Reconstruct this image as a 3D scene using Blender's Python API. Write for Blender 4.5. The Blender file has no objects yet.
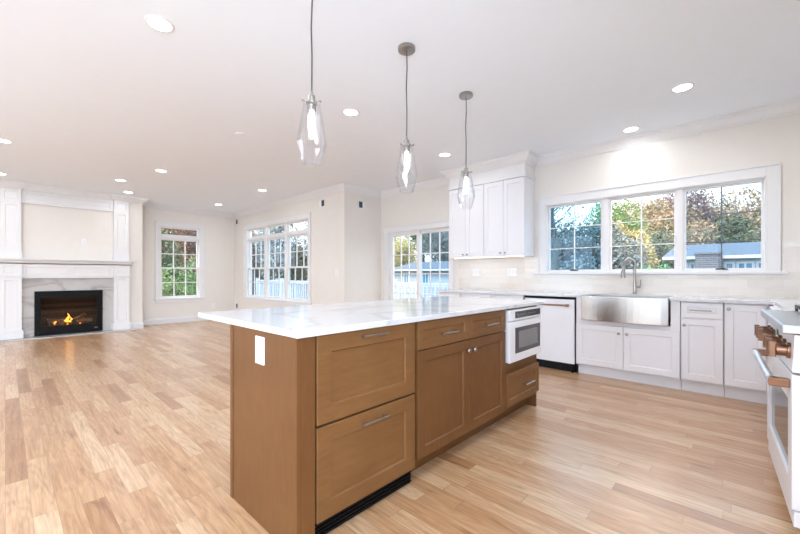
import bpy, bmesh, math, random
from mathutils import Vector, Matrix
PI = math.pi
R = math.radians
SC = bpy.context.scene
COL = SC.collection

# ------------------------------------------------------------------ camera
cam_data = bpy.data.cameras.new('camera')
cam = bpy.data.objects.new('camera', cam_data)
COL.objects.link(cam)
cam_data.sensor_width = 36.0
cam_data.lens = 36.0 * 370.0 / 800.0
cam_data.shift_y = 8.4 / 800.0
cam_data.clip_start = 0.02
cam_data.clip_end = 400
cam.location = (0, 0, 1.135)
cam.rotation_euler = (R(90), 0, R(43.15))
SC.camera = cam

# ------------------------------------------------------------------ colour management
SC.view_settings.view_transform = 'Standard'
SC.view_settings.look = 'None'
SC.view_settings.gamma = 1
SC.view_settings.use_curve_mapping = False
SC.view_settings.exposure = 0.55

SKY_STRENGTH = 2.6
DOWNLIGHT_W = 4.6
DOWNLIGHT_COL = (0.89, 0.93, 1.0)
REAR_FILL_W = 75.0
SIDE_FILL_W = 150.0
UNDERCAB_W = 0.28

# ------------------------------------------------------------------ world: bright overcast sky
world = bpy.data.worlds.new('sky')
SC.world = world
world.use_nodes = True
nt = world.node_tree
nt.nodes.clear()
wo = nt.nodes.new('ShaderNodeOutputWorld')
bg = nt.nodes.new('ShaderNodeBackground')
tc = nt.nodes.new('ShaderNodeTexCoord')
nz = nt.nodes.new('ShaderNodeTexNoise')
nz.inputs['Scale'].default_value = 3.0
nz.inputs['Detail'].default_value = 5
cr = nt.nodes.new('ShaderNodeValToRGB')
cr.color_ramp.elements[0].position = 0.35
cr.color_ramp.elements[0].color = (0.70, 0.84, 1.0, 1)
cr.color_ramp.elements[1].position = 0.6
cr.color_ramp.elements[1].color = (0.97, 0.99, 1.0, 1)
nt.links.new(tc.outputs['Generated'], nz.inputs['Vector'])
nt.links.new(nz.outputs['Fac'], cr.inputs['Fac'])
nt.links.new(cr.outputs['Color'], bg.inputs['Color'])
bg.inputs['Strength'].default_value = SKY_STRENGTH
nt.links.new(bg.outputs[0], wo.inputs['Surface'])


def area_light(name, loc, rot, sx, sy, power, color, spread=180, shape='RECTANGLE'):
    l = bpy.data.lights.new(name, 'AREA')
    l.shape = shape
    l.size = sx
    if shape == 'RECTANGLE':
        l.size_y = sy
    l.energy = power
    l.color = color
    l.spread = R(spread)
    o = bpy.data.objects.new(name, l)
    o.location = loc
    o.rotation_euler = rot
    COL.objects.link(o)
    return o


sun = bpy.data.lights.new('sun', 'SUN')
sun.energy = 3.0
sun.angle = R(25)
sun.color = (1.0, 0.97, 0.93)
so_ = bpy.data.objects.new('sun', sun)
so_.rotation_euler = (R(38), 0, R(-20))
COL.objects.link(so_)

# fill lamps added at made-up rear and side openings to brighten the room
FILL_COL = (0.54, 0.75, 1.0)
for xx, k in ((-1.5, .18), (-4.6, .55), (-7.6, .18)):
    area_light('rear_fill', (xx, -2.72, 1.45), (R(90), 0, 0), 2.0, 2.1, REAR_FILL_W * k, FILL_COL)
area_light('side_fill', (0.92, -1.30, 1.55), (R(90), 0, R(90)), 1.9, 1.7, SIDE_FILL_W, FILL_COL)  # added side fill, lights the island fronts from out of view


# ------------------------------------------------------------------ materials
def new_mat(name):
    m = bpy.data.materials.new(name)
    m.use_nodes = True
    return m, m.node_tree, m.node_tree.nodes['Principled BSDF']


def N(t, kind, **kw):
    n = t.nodes.new(kind)
    for k, v in kw.items():
        if k in n.inputs:
            n.inputs[k].default_value = v
        else:
            setattr(n, k, v)
    return n


def srgb(r, g, b):
    def c(v):
        v /= 255.0
        return v / 12.92 if v <= 0.04045 else ((v + 0.055) / 1.055) ** 2.4
    return (c(r), c(g), c(b), 1)


def simple(name, col, rough=0.5, metal=0.0, var=0.03, scale=8.0, bump=0.0, bscale=200.0, aniso=None, coat=0):
    """principled surface with a little procedural variation"""
    m, t, b = new_mat(name)
    b.inputs['Roughness'].default_value = rough
    b.inputs['Metallic'].default_value = metal
    co = N(t, 'ShaderNodeTexCoord')
    mp = N(t, 'ShaderNodeMapping')
    if aniso:
        mp.inputs['Scale'].default_value = aniso
    t.links.new(co.outputs['Object'], mp.inputs['Vector'])
    no = N(t, 'ShaderNodeTexNoise', Scale=scale, Detail=3.0)
    t.links.new(mp.outputs[0], no.inputs['Vector'])
    ra = N(t, 'ShaderNodeValToRGB')
    ra.color_ramp.elements[0].position = 0.3
    ra.color_ramp.elements[1].position = 0.7
    ra.color_ramp.elements[0].color = tuple(max(0, c * (1 - var)) for c in col[:3]) + (1,)
    ra.color_ramp.elements[1].color = tuple(min(1, c * (1 + var)) for c in col[:3]) + (1,)
    t.links.new(no.outputs['Fac'], ra.inputs['Fac'])
    t.links.new(ra.outputs[0], b.inputs['Base Color'])
    if bump:
        n2 = N(t, 'ShaderNodeTexNoise', Scale=bscale, Detail=2.0)
        t.links.new(mp.outputs[0], n2.inputs['Vector'])
        bp = N(t, 'ShaderNodeBump', Strength=bump, Distance=0.002)
        t.links.new(n2.outputs['Fac'], bp.inputs['Height'])
        t.links.new(bp.outputs[0], b.inputs['Normal'])
    if coat:
        b.inputs['Coat Weight'].default_value = coat
        b.inputs['Coat Roughness'].default_value = 0.08
    return m


def emit_mat(name, col, strength):
    m, t, b = new_mat(name)
    b.inputs['Base Color'].default_value = col
    b.inputs['Emission Color'].default_value = col
    b.inputs['Emission Strength'].default_value = strength
    return m


def glass_mat(name, tint=(1, 1, 1, 1), gloss=0.08, rough=0.0, edge=0.45):
    m = bpy.data.materials.new(name)
    m.use_nodes = True
    t = m.node_tree
    t.nodes.clear()
    out = t.nodes.new('ShaderNodeOutputMaterial')
    tr = N(t, 'ShaderNodeBsdfTransparent', Color=tint)
    gl = N(t, 'ShaderNodeBsdfGlossy', Roughness=rough)
    lw = N(t, 'ShaderNodeLayerWeight', Blend=0.5)
    pw = N(t, 'ShaderNodeMath', operation='POWER')
    pw.inputs[1].default_value = 4.0
    mul = N(t, 'ShaderNodeMath', operation='MULTIPLY_ADD')
    mul.inputs[1].default_value = edge
    mul.inputs[2].default_value = gloss
    mul.use_clamp = True
    mx = N(t, 'ShaderNodeMixShader')
    t.links.new(lw.outputs['Facing'], pw.inputs[0])
    t.links.new(pw.outputs[0], mul.inputs[0])
    t.links.new(mul.outputs[0], mx.inputs[0])
    t.links.new(tr.outputs[0], mx.inputs[1])
    t.links.new(gl.outputs[0], mx.inputs[2])
    t.links.new(mx.outputs[0], out.inputs[0])
    return m


def floor_mat():
    m, t, b = new_mat('oak_plank_floor')
    co = N(t, 'ShaderNodeTexCoord')
    sp = N(t, 'ShaderNodeSeparateXYZ')
    t.links.new(co.outputs['Object'], sp.inputs[0])

    def math_(op, a, bb=None, cl=False):
        n = N(t, 'ShaderNodeMath', operation=op)
        n.use_clamp = cl
        for i, v in enumerate((a, bb)):
            if v is None:
                continue
            if isinstance(v, (int, float)):
                n.inputs[i].default_value = v
            else:
                t.links.new(v, n.inputs[i])
        return n.outputs[0]
    W, L = 0.088, 0.95
    yv = math_('DIVIDE', sp.outputs['Y'], W)
    row = math_('FLOOR', yv)
    fy = math_('FRACT', yv)
    wn = N(t, 'ShaderNodeTexWhiteNoise', noise_dimensions='1D')
    t.links.new(row, wn.inputs['W'])
    xs = math_('ADD', math_('DIVIDE', sp.outputs['X'], L), math_('MULTIPLY', wn.outputs['Value'], 17.3))
    # uneven board lengths
    w1 = N(t, 'ShaderNodeMath', operation='SINE')
    t.links.new(math_('MULTIPLY', xs, 2.7), w1.inputs[0])
    xs = math_('ADD', xs, math_('MULTIPLY', w1.outputs[0], 0.22))
    col_ = math_('FLOOR', xs)
    fx = math_('FRACT', xs)
    cb = N(t, 'ShaderNodeCombineXYZ')
    t.links.new(row, cb.inputs[0])
    t.links.new(col_, cb.inputs[1])
    w2 = N(t, 'ShaderNodeTexWhiteNoise', noise_dimensions='2D')
    t.links.new(cb.outputs[0], w2.inputs['Vector'])
    ramp = N(t, 'ShaderNodeValToRGB')
    e = ramp.color_ramp.elements
    e[0].position = 0.0
    e[0].color = srgb(168, 121, 82)
    e[1].position = 1.0
    e[1].color = srgb(216, 183, 148)
    for p, c in ((0.06, srgb(188, 143, 103)), (0.4, srgb(200, 158, 119)), (0.75, srgb(208, 170, 133))):
        k = e.new(p)
        k.color = c
    t.links.new(w2.outputs['Value'], ramp.inputs['Fac'])
    # grain, shifted per board
    off = N(t, 'ShaderNodeVectorMath', operation='SCALE')
    off.inputs['Scale'].default_value = 31.0
    t.links.new(w2.outputs['Color'], off.inputs[0])
    add = N(t, 'ShaderNodeVectorMath', operation='ADD')
    t.links.new(co.outputs['Object'], add.inputs[0])
    t.links.new(off.outputs[0], add.inputs[1])
    mp = N(t, 'ShaderNodeMapping')
    mp.inputs['Scale'].default_value = (1.4, 22, 1)
    t.links.new(add.outputs[0], mp.inputs['Vector'])
    g1 = N(t, 'ShaderNodeTexNoise', Scale=2.6, Detail=7.0, Roughness=0.65, Distortion=0.6)
    t.links.new(mp.outputs[0], g1.inputs['Vector'])
    # cathedral figure
    mp2 = N(t, 'ShaderNodeMapping')
    mp2.inputs['Scale'].default_value = (0.9, 6.0, 1)
    t.links.new(add.outputs[0], mp2.inputs['Vector'])
    wv = N(t, 'ShaderNodeTexNoise', Scale=1.3, Detail=1.5, Distortion=0.3)
    t.links.new(mp2.outputs[0], wv.inputs['Vector'])
    rings = math_('FRACT', math_('MULTIPLY', wv.outputs['Fac'], 13.0))
    rings = math_('ABSOLUTE', math_('SUBTRACT', rings, 0.5))
    gr = N(t, 'ShaderNodeValToRGB')
    gr.color_ramp.elements[0].position = 0.32
    gr.color_ramp.elements[0].color = (0.70, 0.60, 0.50, 1)
    gr.color_ramp.elements[1].position = 0.60
    gr.color_ramp.elements[1].color = (1.05, 1.04, 1.02, 1)
    t.links.new(g1.outputs['Fac'], gr.inputs['Fac'])
    mu = N(t, 'ShaderNodeMix', data_type='RGBA', blend_type='MULTIPLY')
    mu.inputs[0].default_value = 0.9
    t.links.new(ramp.outputs[0], mu.inputs[6])
    t.links.new(gr.outputs[0], mu.inputs[7])
    rg = N(t, 'ShaderNodeMapRange')
    rg.inputs['From Min'].default_value = 0.0
    rg.inputs['From Max'].default_value = 0.5
    rg.inputs['To Min'].default_value = 0.90
    rg.inputs['To Max'].default_value = 1.05
    t.links.new(rings, rg.inputs['Value'])
    mu2 = N(t, 'ShaderNodeVectorMath', operation='SCALE')
    t.links.new(mu.outputs[2], mu2.inputs[0])
    t.links.new(rg.outputs[0], mu2.inputs['Scale'])
    # dark mineral streaks
    mp3 = N(t, 'ShaderNodeMapping')
    mp3.inputs['Scale'].default_value = (1.2, 9, 1)
    t.links.new(add.outputs[0], mp3.inputs['Vector'])
    st = N(t, 'ShaderNodeTexNoise', Scale=1.9, Detail=4.0, Roughness=0.6, Distortion=0.8)
    t.links.new(mp3.outputs[0], st.inputs['Vector'])
    sr = N(t, 'ShaderNodeValToRGB')
    sr.color_ramp.elements[0].position = 0.60
    sr.color_ramp.elements[0].color = (1, 1, 1, 1)
    sr.color_ramp.elements[1].position = 0.78
    sr.color_ramp.elements[1].color = (0.48, 0.36, 0.27, 1)
    t.links.new(st.outputs['Fac'], sr.inputs['Fac'])
    mu3 = N(t, 'ShaderNodeMix', data_type='RGBA', blend_type='MULTIPLY')
    mu3.inputs[0].default_value = 1.0
    t.links.new(mu2.outputs[0], mu3.inputs[6])
    t.links.new(sr.outputs[0], mu3.inputs[7])
    # joints
    j1 = math_('LESS_THAN', math_('MINIMUM', fy, math_('SUBTRACT', 1.0, fy)), 0.012)
    j2 = math_('LESS_THAN', math_('MINIMUM', fx, math_('SUBTRACT', 1.0, fx)), 0.0016)
    jj = math_('MAXIMUM', j1, j2)
    mu4 = N(t, 'ShaderNodeMix', data_type='RGBA', blend_type='MIX')
    t.links.new(math_('MULTIPLY', jj, 0.45), mu4.inputs[0])
    t.links.new(mu3.outputs[2], mu4.inputs[6])
    mu4.inputs[7].default_value = srgb(120, 84, 56)
    t.links.new(mu4.outputs[2], b.inputs['Base Color'])
    b.inputs['Roughness'].default_value = 0.36
    b.inputs['Coat Weight'].default_value = 0.5
    b.inputs['Coat Roughness'].default_value = 0.22
    bp = N(t, 'ShaderNodeBump', Strength=0.12, Distance=0.001)
    t.links.new(g1.outputs['Fac'], bp.inputs['Height'])
    t.links.new(bp.outputs[0], b.inputs['Normal'])
    return m


def wood_mat(name, c1, c2, scale=(1.2, 1.2, 14), rough=0.5):
    """stained maple: grain runs along local z unless scaled otherwise"""
    m, t, b = new_mat(name)
    co = N(t, 'ShaderNodeTexCoord')
    mp = N(t, 'ShaderNodeMapping')
    mp.inputs['Scale'].default_value = scale
    t.links.new(co.outputs['Object'], mp.inputs['Vector'])
    no = N(t, 'ShaderNodeTexNoise', Scale=5.0, Detail=8.0, Roughness=0.7, Distortion=0.5)
    t.links.new(mp.outputs[0], no.inputs['Vector'])
    n2 = N(t, 'ShaderNodeTexNoise', Scale=2.2, Detail=3.0)
    t.links.new(co.outputs['Object'], n2.inputs['Vector'])
    mix = N(t, 'ShaderNodeMath', operation='ADD')
    t.links.new(no.outputs['Fac'], mix.inputs[0])
    t.links.new(n2.outputs['Fac'], mix.inputs[1])
    hf = N(t, 'ShaderNodeMath', operation='MULTIPLY')
    hf.inputs[1].default_value = 0.5
    t.links.new(mix.outputs[0], hf.inputs[0])
    ra = N(t, 'ShaderNodeValToRGB')
    ra.color_ramp.elements[0].position = 0.35
    ra.color_ramp.elements[0].color = c1
    ra.color_ramp.elements[1].position = 0.65
    ra.color_ramp.elements[1].color = c2
    t.links.new(hf.outputs[0], ra.inputs['Fac'])
    t.links.new(ra.outputs[0], b.inputs['Base Color'])
    b.inputs['Roughness'].default_value = rough
    b.inputs['Specular IOR Level'].default_value = 0.3
    return m


def quartz_mat():
    m, t, b = new_mat('white_veined_quartz')
    co = N(t, 'ShaderNodeTexCoord')
    mp = N(t, 'ShaderNodeMapping')
    mp.inputs['Rotation'].default_value = (0, 0, R(35))
    t.links.new(co.outputs['Object'], mp.inputs['Vector'])
    no = N(t, 'ShaderNodeTexNoise', Scale=0.9, Detail=5.0, Roughness=0.5, Distortion=0.7)
    t.links.new(mp.outputs[0], no.inputs['Vector'])
    s = N(t, 'ShaderNodeMath', operation='SUBTRACT')
    s.inputs[1].default_value = 0.5
    t.links.new(no.outputs['Fac'], s.inputs[0])
    a = N(t, 'ShaderNodeMath', operation='ABSOLUTE')
    t.links.new(s.outputs[0], a.inputs[0])
    ra = N(t, 'ShaderNodeValToRGB')
    ra.color_ramp.elements[0].position = 0.0
    ra.color_ramp.elements[0].color = srgb(206, 203, 203)
    ra.color_ramp.elements[1].position = 0.03
    ra.color_ramp.elements[1].color = srgb(220, 219, 221)
    t.links.new(a.outputs[0], ra.inputs['Fac'])
    t.links.new(ra.outputs[0], b.inputs['Base Color'])
    b.inputs['Roughness'].default_value = 0.12
    return m


def marble_mat():
    m, t, b = new_mat('grey_veined_marble')
    co = N(t, 'ShaderNodeTexCoord')
    mp = N(t, 'ShaderNodeMapping')
    mp.inputs['Rotation'].default_value = (R(40), 0, 0)
    mp.inputs['Scale'].default_value = (1, 1, 2.2)
    t.links.new(co.outputs['Object'], mp.inputs['Vector'])
    no = N(t, 'ShaderNodeTexNoise', Scale=1.1, Detail=5.0, Roughness=0.5, Distortion=0.8)
    t.links.new(mp.outputs[0], no.inputs['Vector'])
    s = N(t, 'ShaderNodeMath', operation='SUBTRACT')
    s.inputs[1].default_value = 0.5
    t.links.new(no.outputs['Fac'], s.inputs[0])
    a = N(t, 'ShaderNodeMath', operation='ABSOLUTE')
    t.links.new(s.outputs[0], a.inputs[0])
    ra = N(t, 'ShaderNodeValToRGB')
    ra.color_ramp.elements[0].position = 0.0
    ra.color_ramp.elements[0].color = srgb(176, 170, 166)
    ra.color_ramp.elements[1].position = 0.05
    ra.color_ramp.elements[1].color = srgb(200, 196, 192)
    k = ra.color_ramp.elements.new(0.3)
    k.color = srgb(212, 208, 204)
    t.links.new(a.outputs[0], ra.inputs['Fac'])
    t.links.new(ra.outputs[0], b.inputs['Base Color'])
    b.inputs['Roughness'].default_value = 0.15
    return m


def tile_mat():
    m, t, b = new_mat('glazed_subway_tile')
    co = N(t, 'ShaderNodeTexCoord')
    sp = N(t, 'ShaderNodeSeparateXYZ')
    t.links.new(co.outputs['Object'], sp.inputs[0])
    cb = N(t, 'ShaderNodeCombineXYZ')
    t.links.new(sp.outputs['X'], cb.inputs[0])
    t.links.new(sp.outputs['Z'], cb.inputs[1])
    br = N(t, 'ShaderNodeTexBrick', Scale=1.0)
    br.inputs['Brick Width'].default_value = 0.26
    br.inputs['Row Height'].default_value = 0.078
    br.inputs['Mortar Size'].default_value = 0.0018
    br.inputs['Mortar Smooth'].default_value = 0.3
    br.inputs['Color1'].default_value = srgb(240, 231, 222)
    br.inputs['Color2'].default_value = srgb(230, 219, 208)
    br.inputs['Mortar'].default_value = srgb(236, 230, 222)
    t.links.new(cb.outputs[0], br.inputs['Vector'])
    t.links.new(br.outputs['Color'], b.inputs['Base Color'])
    b.inputs['Roughness'].default_value = 0.08
    no = N(t, 'ShaderNodeTexNoise', Scale=26.0, Detail=2.0)
    t.links.new(co.outputs['Object'], no.inputs['Vector'])
    iv = N(t, 'ShaderNodeMath', operation='MULTIPLY_ADD')
    iv.inputs[1].default_value = -1.6
    t.links.new(br.outputs['Fac'], iv.inputs[0])
    t.links.new(no.outputs['Fac'], iv.inputs[2])
    bp = N(t, 'ShaderNodeBump', Strength=0.5, Distance=0.004)
    t.links.new(iv.outputs[0], bp.inputs['Height'])
    t.links.new(bp.outputs[0], b.inputs['Normal'])
    return m


def brick_mat(name, c1, c2, mortar, w, h, ms, axis='YZ', rough=0.85):
    m, t, b = new_mat(name)
    co = N(t, 'ShaderNodeTexCoord')
    sp = N(t, 'ShaderNodeSeparateXYZ')
    t.links.new(co.outputs['Object'], sp.inputs[0])
    cb = N(t, 'ShaderNodeCombineXYZ')
    t.links.new(sp.outputs[axis[0]], cb.inputs[0])
    t.links.new(sp.outputs[axis[1]], cb.inputs[1])
    br = N(t, 'ShaderNodeTexBrick', Scale=1.0)
    br.inputs['Brick Width'].default_value = w
    br.inputs['Row Height'].default_value = h
    br.inputs['Mortar Size'].default_value = ms
    br.inputs['Color1'].default_value = c1
    br.inputs['Color2'].default_value = c2
    br.inputs['Mortar'].default_value = mortar
    t.links.new(cb.outputs[0], br.inputs['Vector'])
    t.links.new(br.outputs['Color'], b.inputs['Base Color'])
    b.inputs['Roughness'].default_value = rough
    return m


def leaf_mat(name, cols, scale=1.3):
    m, t, b = new_mat(name)
    cc = []
    for q in cols:
        g_ = sum(q[:3]) / 3
        cc.append(tuple(min(.92, (c * .72 + g_ * .28) * 1.08 + .012) for c in q[:3]) + (1,))
    cols = cc
    co = N(t, 'ShaderNodeTexCoord')
    no = N(t, 'ShaderNodeTexNoise', Scale=scale, Detail=6.0, Roughness=0.75)
    t.links.new(co.outputs['Object'], no.inputs['Vector'])
    ra = N(t, 'ShaderNodeValToRGB')
    e = ra.color_ramp.elements
    n = len(cols)
    e[0].position = 0.32
    e[0].color = cols[0]
    e[1].position = 0.68
    e[1].color = cols[-1]
    for i in range(1, n - 1):
        k = e.new(0.32 + 0.36 * i / (n - 1))
        k.color = cols[i]
    t.links.new(no.outputs['Fac'], ra.inputs['Fac'])
    t.links.new(ra.outputs[0], b.inputs['Base Color'])
    b.inputs['Roughness'].default_value = 0.7
    return m


M = {}
M['floor'] = floor_mat()
M['wall'] = simple('cream_wall_paint', srgb(238, 230, 221), 0.6, bump=0.05, var=0.01)
M['ceiling'] = simple('ceiling_paint', srgb(247, 250, 255), 0.8, var=0.008, bump=0.05)
M['trim'] = simple('white_trim_paint', srgb(238, 234, 232), 0.4, var=0.008)
M['cab'] = simple('white_cabinet_paint', srgb(237, 233, 234), 0.35, var=0.008)
M['appliance'] = simple('matte_white_appliance', srgb(240, 238, 240), 0.3, var=0.01)
M['maple'] = wood_mat('stained_maple', srgb(104, 66, 33), srgb(120, 79, 43), scale=(9, 9, 1.3))
M['maple_h'] = wood_mat('stained_maple_crosswise', srgb(116, 77, 42), srgb(134, 93, 54), scale=(1.3, 9, 9))
M['quartz'] = quartz_mat()
M['marble'] = marble_mat()
M['tile'] = tile_mat()
M['nickel'] = simple('brushed_nickel', srgb(166, 162, 157), 0.28, 1.0, var=0.05, scale=30)
M['steel'] = simple('brushed_steel', srgb(200, 196, 192), 0.27, 1.0, var=0.06, scale=6, aniso=(60, 60, 1), bump=0.08)
M['ledge_steel'] = simple('satin_steel', srgb(190, 194, 200), 0.35, 1.0, var=0.03, scale=8)
M['copper'] = simple('brushed_copper', srgb(152, 116, 94), 0.28, 1.0, var=0.08, scale=40)
M['black'] = simple('black_metal', srgb(12, 12, 13), 0.5, var=0.1)
M['black'].node_tree.nodes['Principled BSDF'].inputs['Specular IOR Level'].default_value = 0.2
M['dark_glass'] = simple('dark_appliance_glass', srgb(58, 58, 62), 0.08, var=0.03)
M['grey_glass'] = simple('grey_oven_glass', srgb(120, 118, 118), 0.12, var=0.06, scale=120)
M['cast'] = simple('cast_iron', srgb(38, 46, 56), 0.4, var=0.15, scale=60)
M['plastic'] = simple('white_plastic', srgb(246, 244, 244), 0.3, var=0.005)
M['dark_hole'] = simple('dark_recess', srgb(70, 74, 80), 0.8, var=0.1)
M['cord'] = simple('grey_cloth_cord', srgb(82, 80, 80), 0.8, var=0.15, scale=300)
M['glass'] = glass_mat('window_glass', (1, 1, 1, 1), 0.015, edge=.3)
M['screen_glass'] = glass_mat('screened_glass', (0.66, 0.83, 0.94, 1), 0.015, edge=.3)
M['screen_light'] = glass_mat('lightly_screened_glass', (0.84, 0.90, 0.95, 1), 0.015, edge=.3)
M['shade_glass'] = glass_mat('clear_shade_glass', (0.98, 0.98, 0.985, 1), 0.05, edge=.7)
M['fire_glass'] = glass_mat('fireplace_glass', (0.85, 0.83, 0.8, 1), 0.04)
M['lens'] = emit_mat('lit_lens', (1.0, 0.97, 0.92, 1), 9.0)
M['bulb'] = emit_mat('lit_bulb', (1.0, 0.96, 0.9, 1), 7.0)
M['flame'] = emit_mat('gas_flame', srgb(255, 170, 70), 2.2)
M['ember'] = emit_mat('glowing_ember', srgb(255, 130, 40), 1.6)
M['log'] = simple('ceramic_log', srgb(120, 92, 74), 0.9, var=0.45, scale=14, bump=0.6, bscale=30)
M['liner'] = brick_mat('firebox_brick_liner', srgb(76, 58, 50), srgb(60, 47, 42), srgb(38, 32, 30), 0.2, 0.065, 0.006)
M['deck'] = simple('grey_deck_boards', srgb(110, 110, 114), 0.7, var=0.1, scale=3, aniso=(1, 14, 1))
M['rail'] = simple('white_vinyl_rail', srgb(205, 212, 222), 0.5, var=0.01)
M['grass'] = simple('autumn_lawn', srgb(84, 90, 70), 0.9, var=0.35, scale=3)
M['bark'] = simple('tree_bark', srgb(104, 98, 94), 0.9, var=0.3, scale=14, aniso=(3, 3, 0.7))
M['siding'] = brick_mat('pale_lap_siding', srgb(166, 182, 198), srgb(172, 186, 200), srgb(136, 152, 168), 30.0, 0.14, 0.012, 'XZ')
M['shingle'] = simple('blue_grey_shingles', srgb(74, 90, 106), 0.9, var=0.12, scale=14)
M['chimney'] = brick_mat('grey_chimney_brick', srgb(98, 92, 98), srgb(70, 70, 80), srgb(128, 126, 130), 0.22, 0.075, 0.012, 'XZ')
M['pane'] = simple('house_window_pane', srgb(92, 140, 168), 0.1, var=0.1)
M['leaf_blue'] = leaf_mat('blue_grey_leaves', (srgb(66, 86, 92), srgb(104, 120, 124), srgb(150, 152, 142)))  # blue-grey foliage tone, on leafy and bare trees
M['leaf_green'] = leaf_mat('green_leaves', (srgb(64, 92, 52), srgb(120, 150, 74), srgb(170, 186, 100)))
M['leaf_yellow'] = leaf_mat('yellow_leaves', (srgb(120, 116, 60), srgb(184, 164, 82), srgb(212, 194, 112)))
M['leaf_mixed'] = leaf_mat('yellow_green_leaves', (srgb(84, 104, 84), srgb(140, 146, 96), srgb(206, 190, 120), srgb(120, 134, 110)), 2.2)
M['leaf_pale'] = leaf_mat('pale_blue_green_leaves', (srgb(104, 128, 138), srgb(146, 164, 168), srgb(186, 192, 186)))
M['leaf_rosy'] = leaf_mat('pale_rosy_brown_leaves', (srgb(140, 120, 122), srgb(176, 150, 142), srgb(196, 180, 164)))
M['leaf_autumn'] = leaf_mat('mixed_autumn_leaves', (srgb(98, 86, 90), srgb(126, 124, 86), srgb(188, 146, 96), srgb(98, 112, 78), srgb(176, 160, 92)), .7)
M['leaf_vivid'] = leaf_mat('vivid_green_leaves', (srgb(30, 122, 60), srgb(60, 168, 84), srgb(110, 200, 110)))
M['leaf_rust'] = leaf_mat('rust_leaves', (srgb(104, 76, 66), srgb(158, 112, 84), srgb(198, 150, 104)))
M['leaf_plum'] = leaf_mat('plum_brown_leaves', (srgb(92, 76, 82), srgb(134, 106, 104), srgb(170, 138, 120)))
M['leaf_olive'] = leaf_mat('olive_leaves', (srgb(74, 84, 58), srgb(118, 120, 76), srgb(160, 150, 92)))
M['leaf_dark'] = leaf_mat('dark_green_leaves', (srgb(44, 62, 44), srgb(74, 94, 58), srgb(112, 120, 80)))
M['leaf_bright'] = leaf_mat('bright_green_leaves', (srgb(60, 108, 58), srgb(96, 146, 78), srgb(136, 170, 96)))
M['sticker'] = simple('green_sticker', srgb(60, 120, 96), 0.5, var=0.02)


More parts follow.
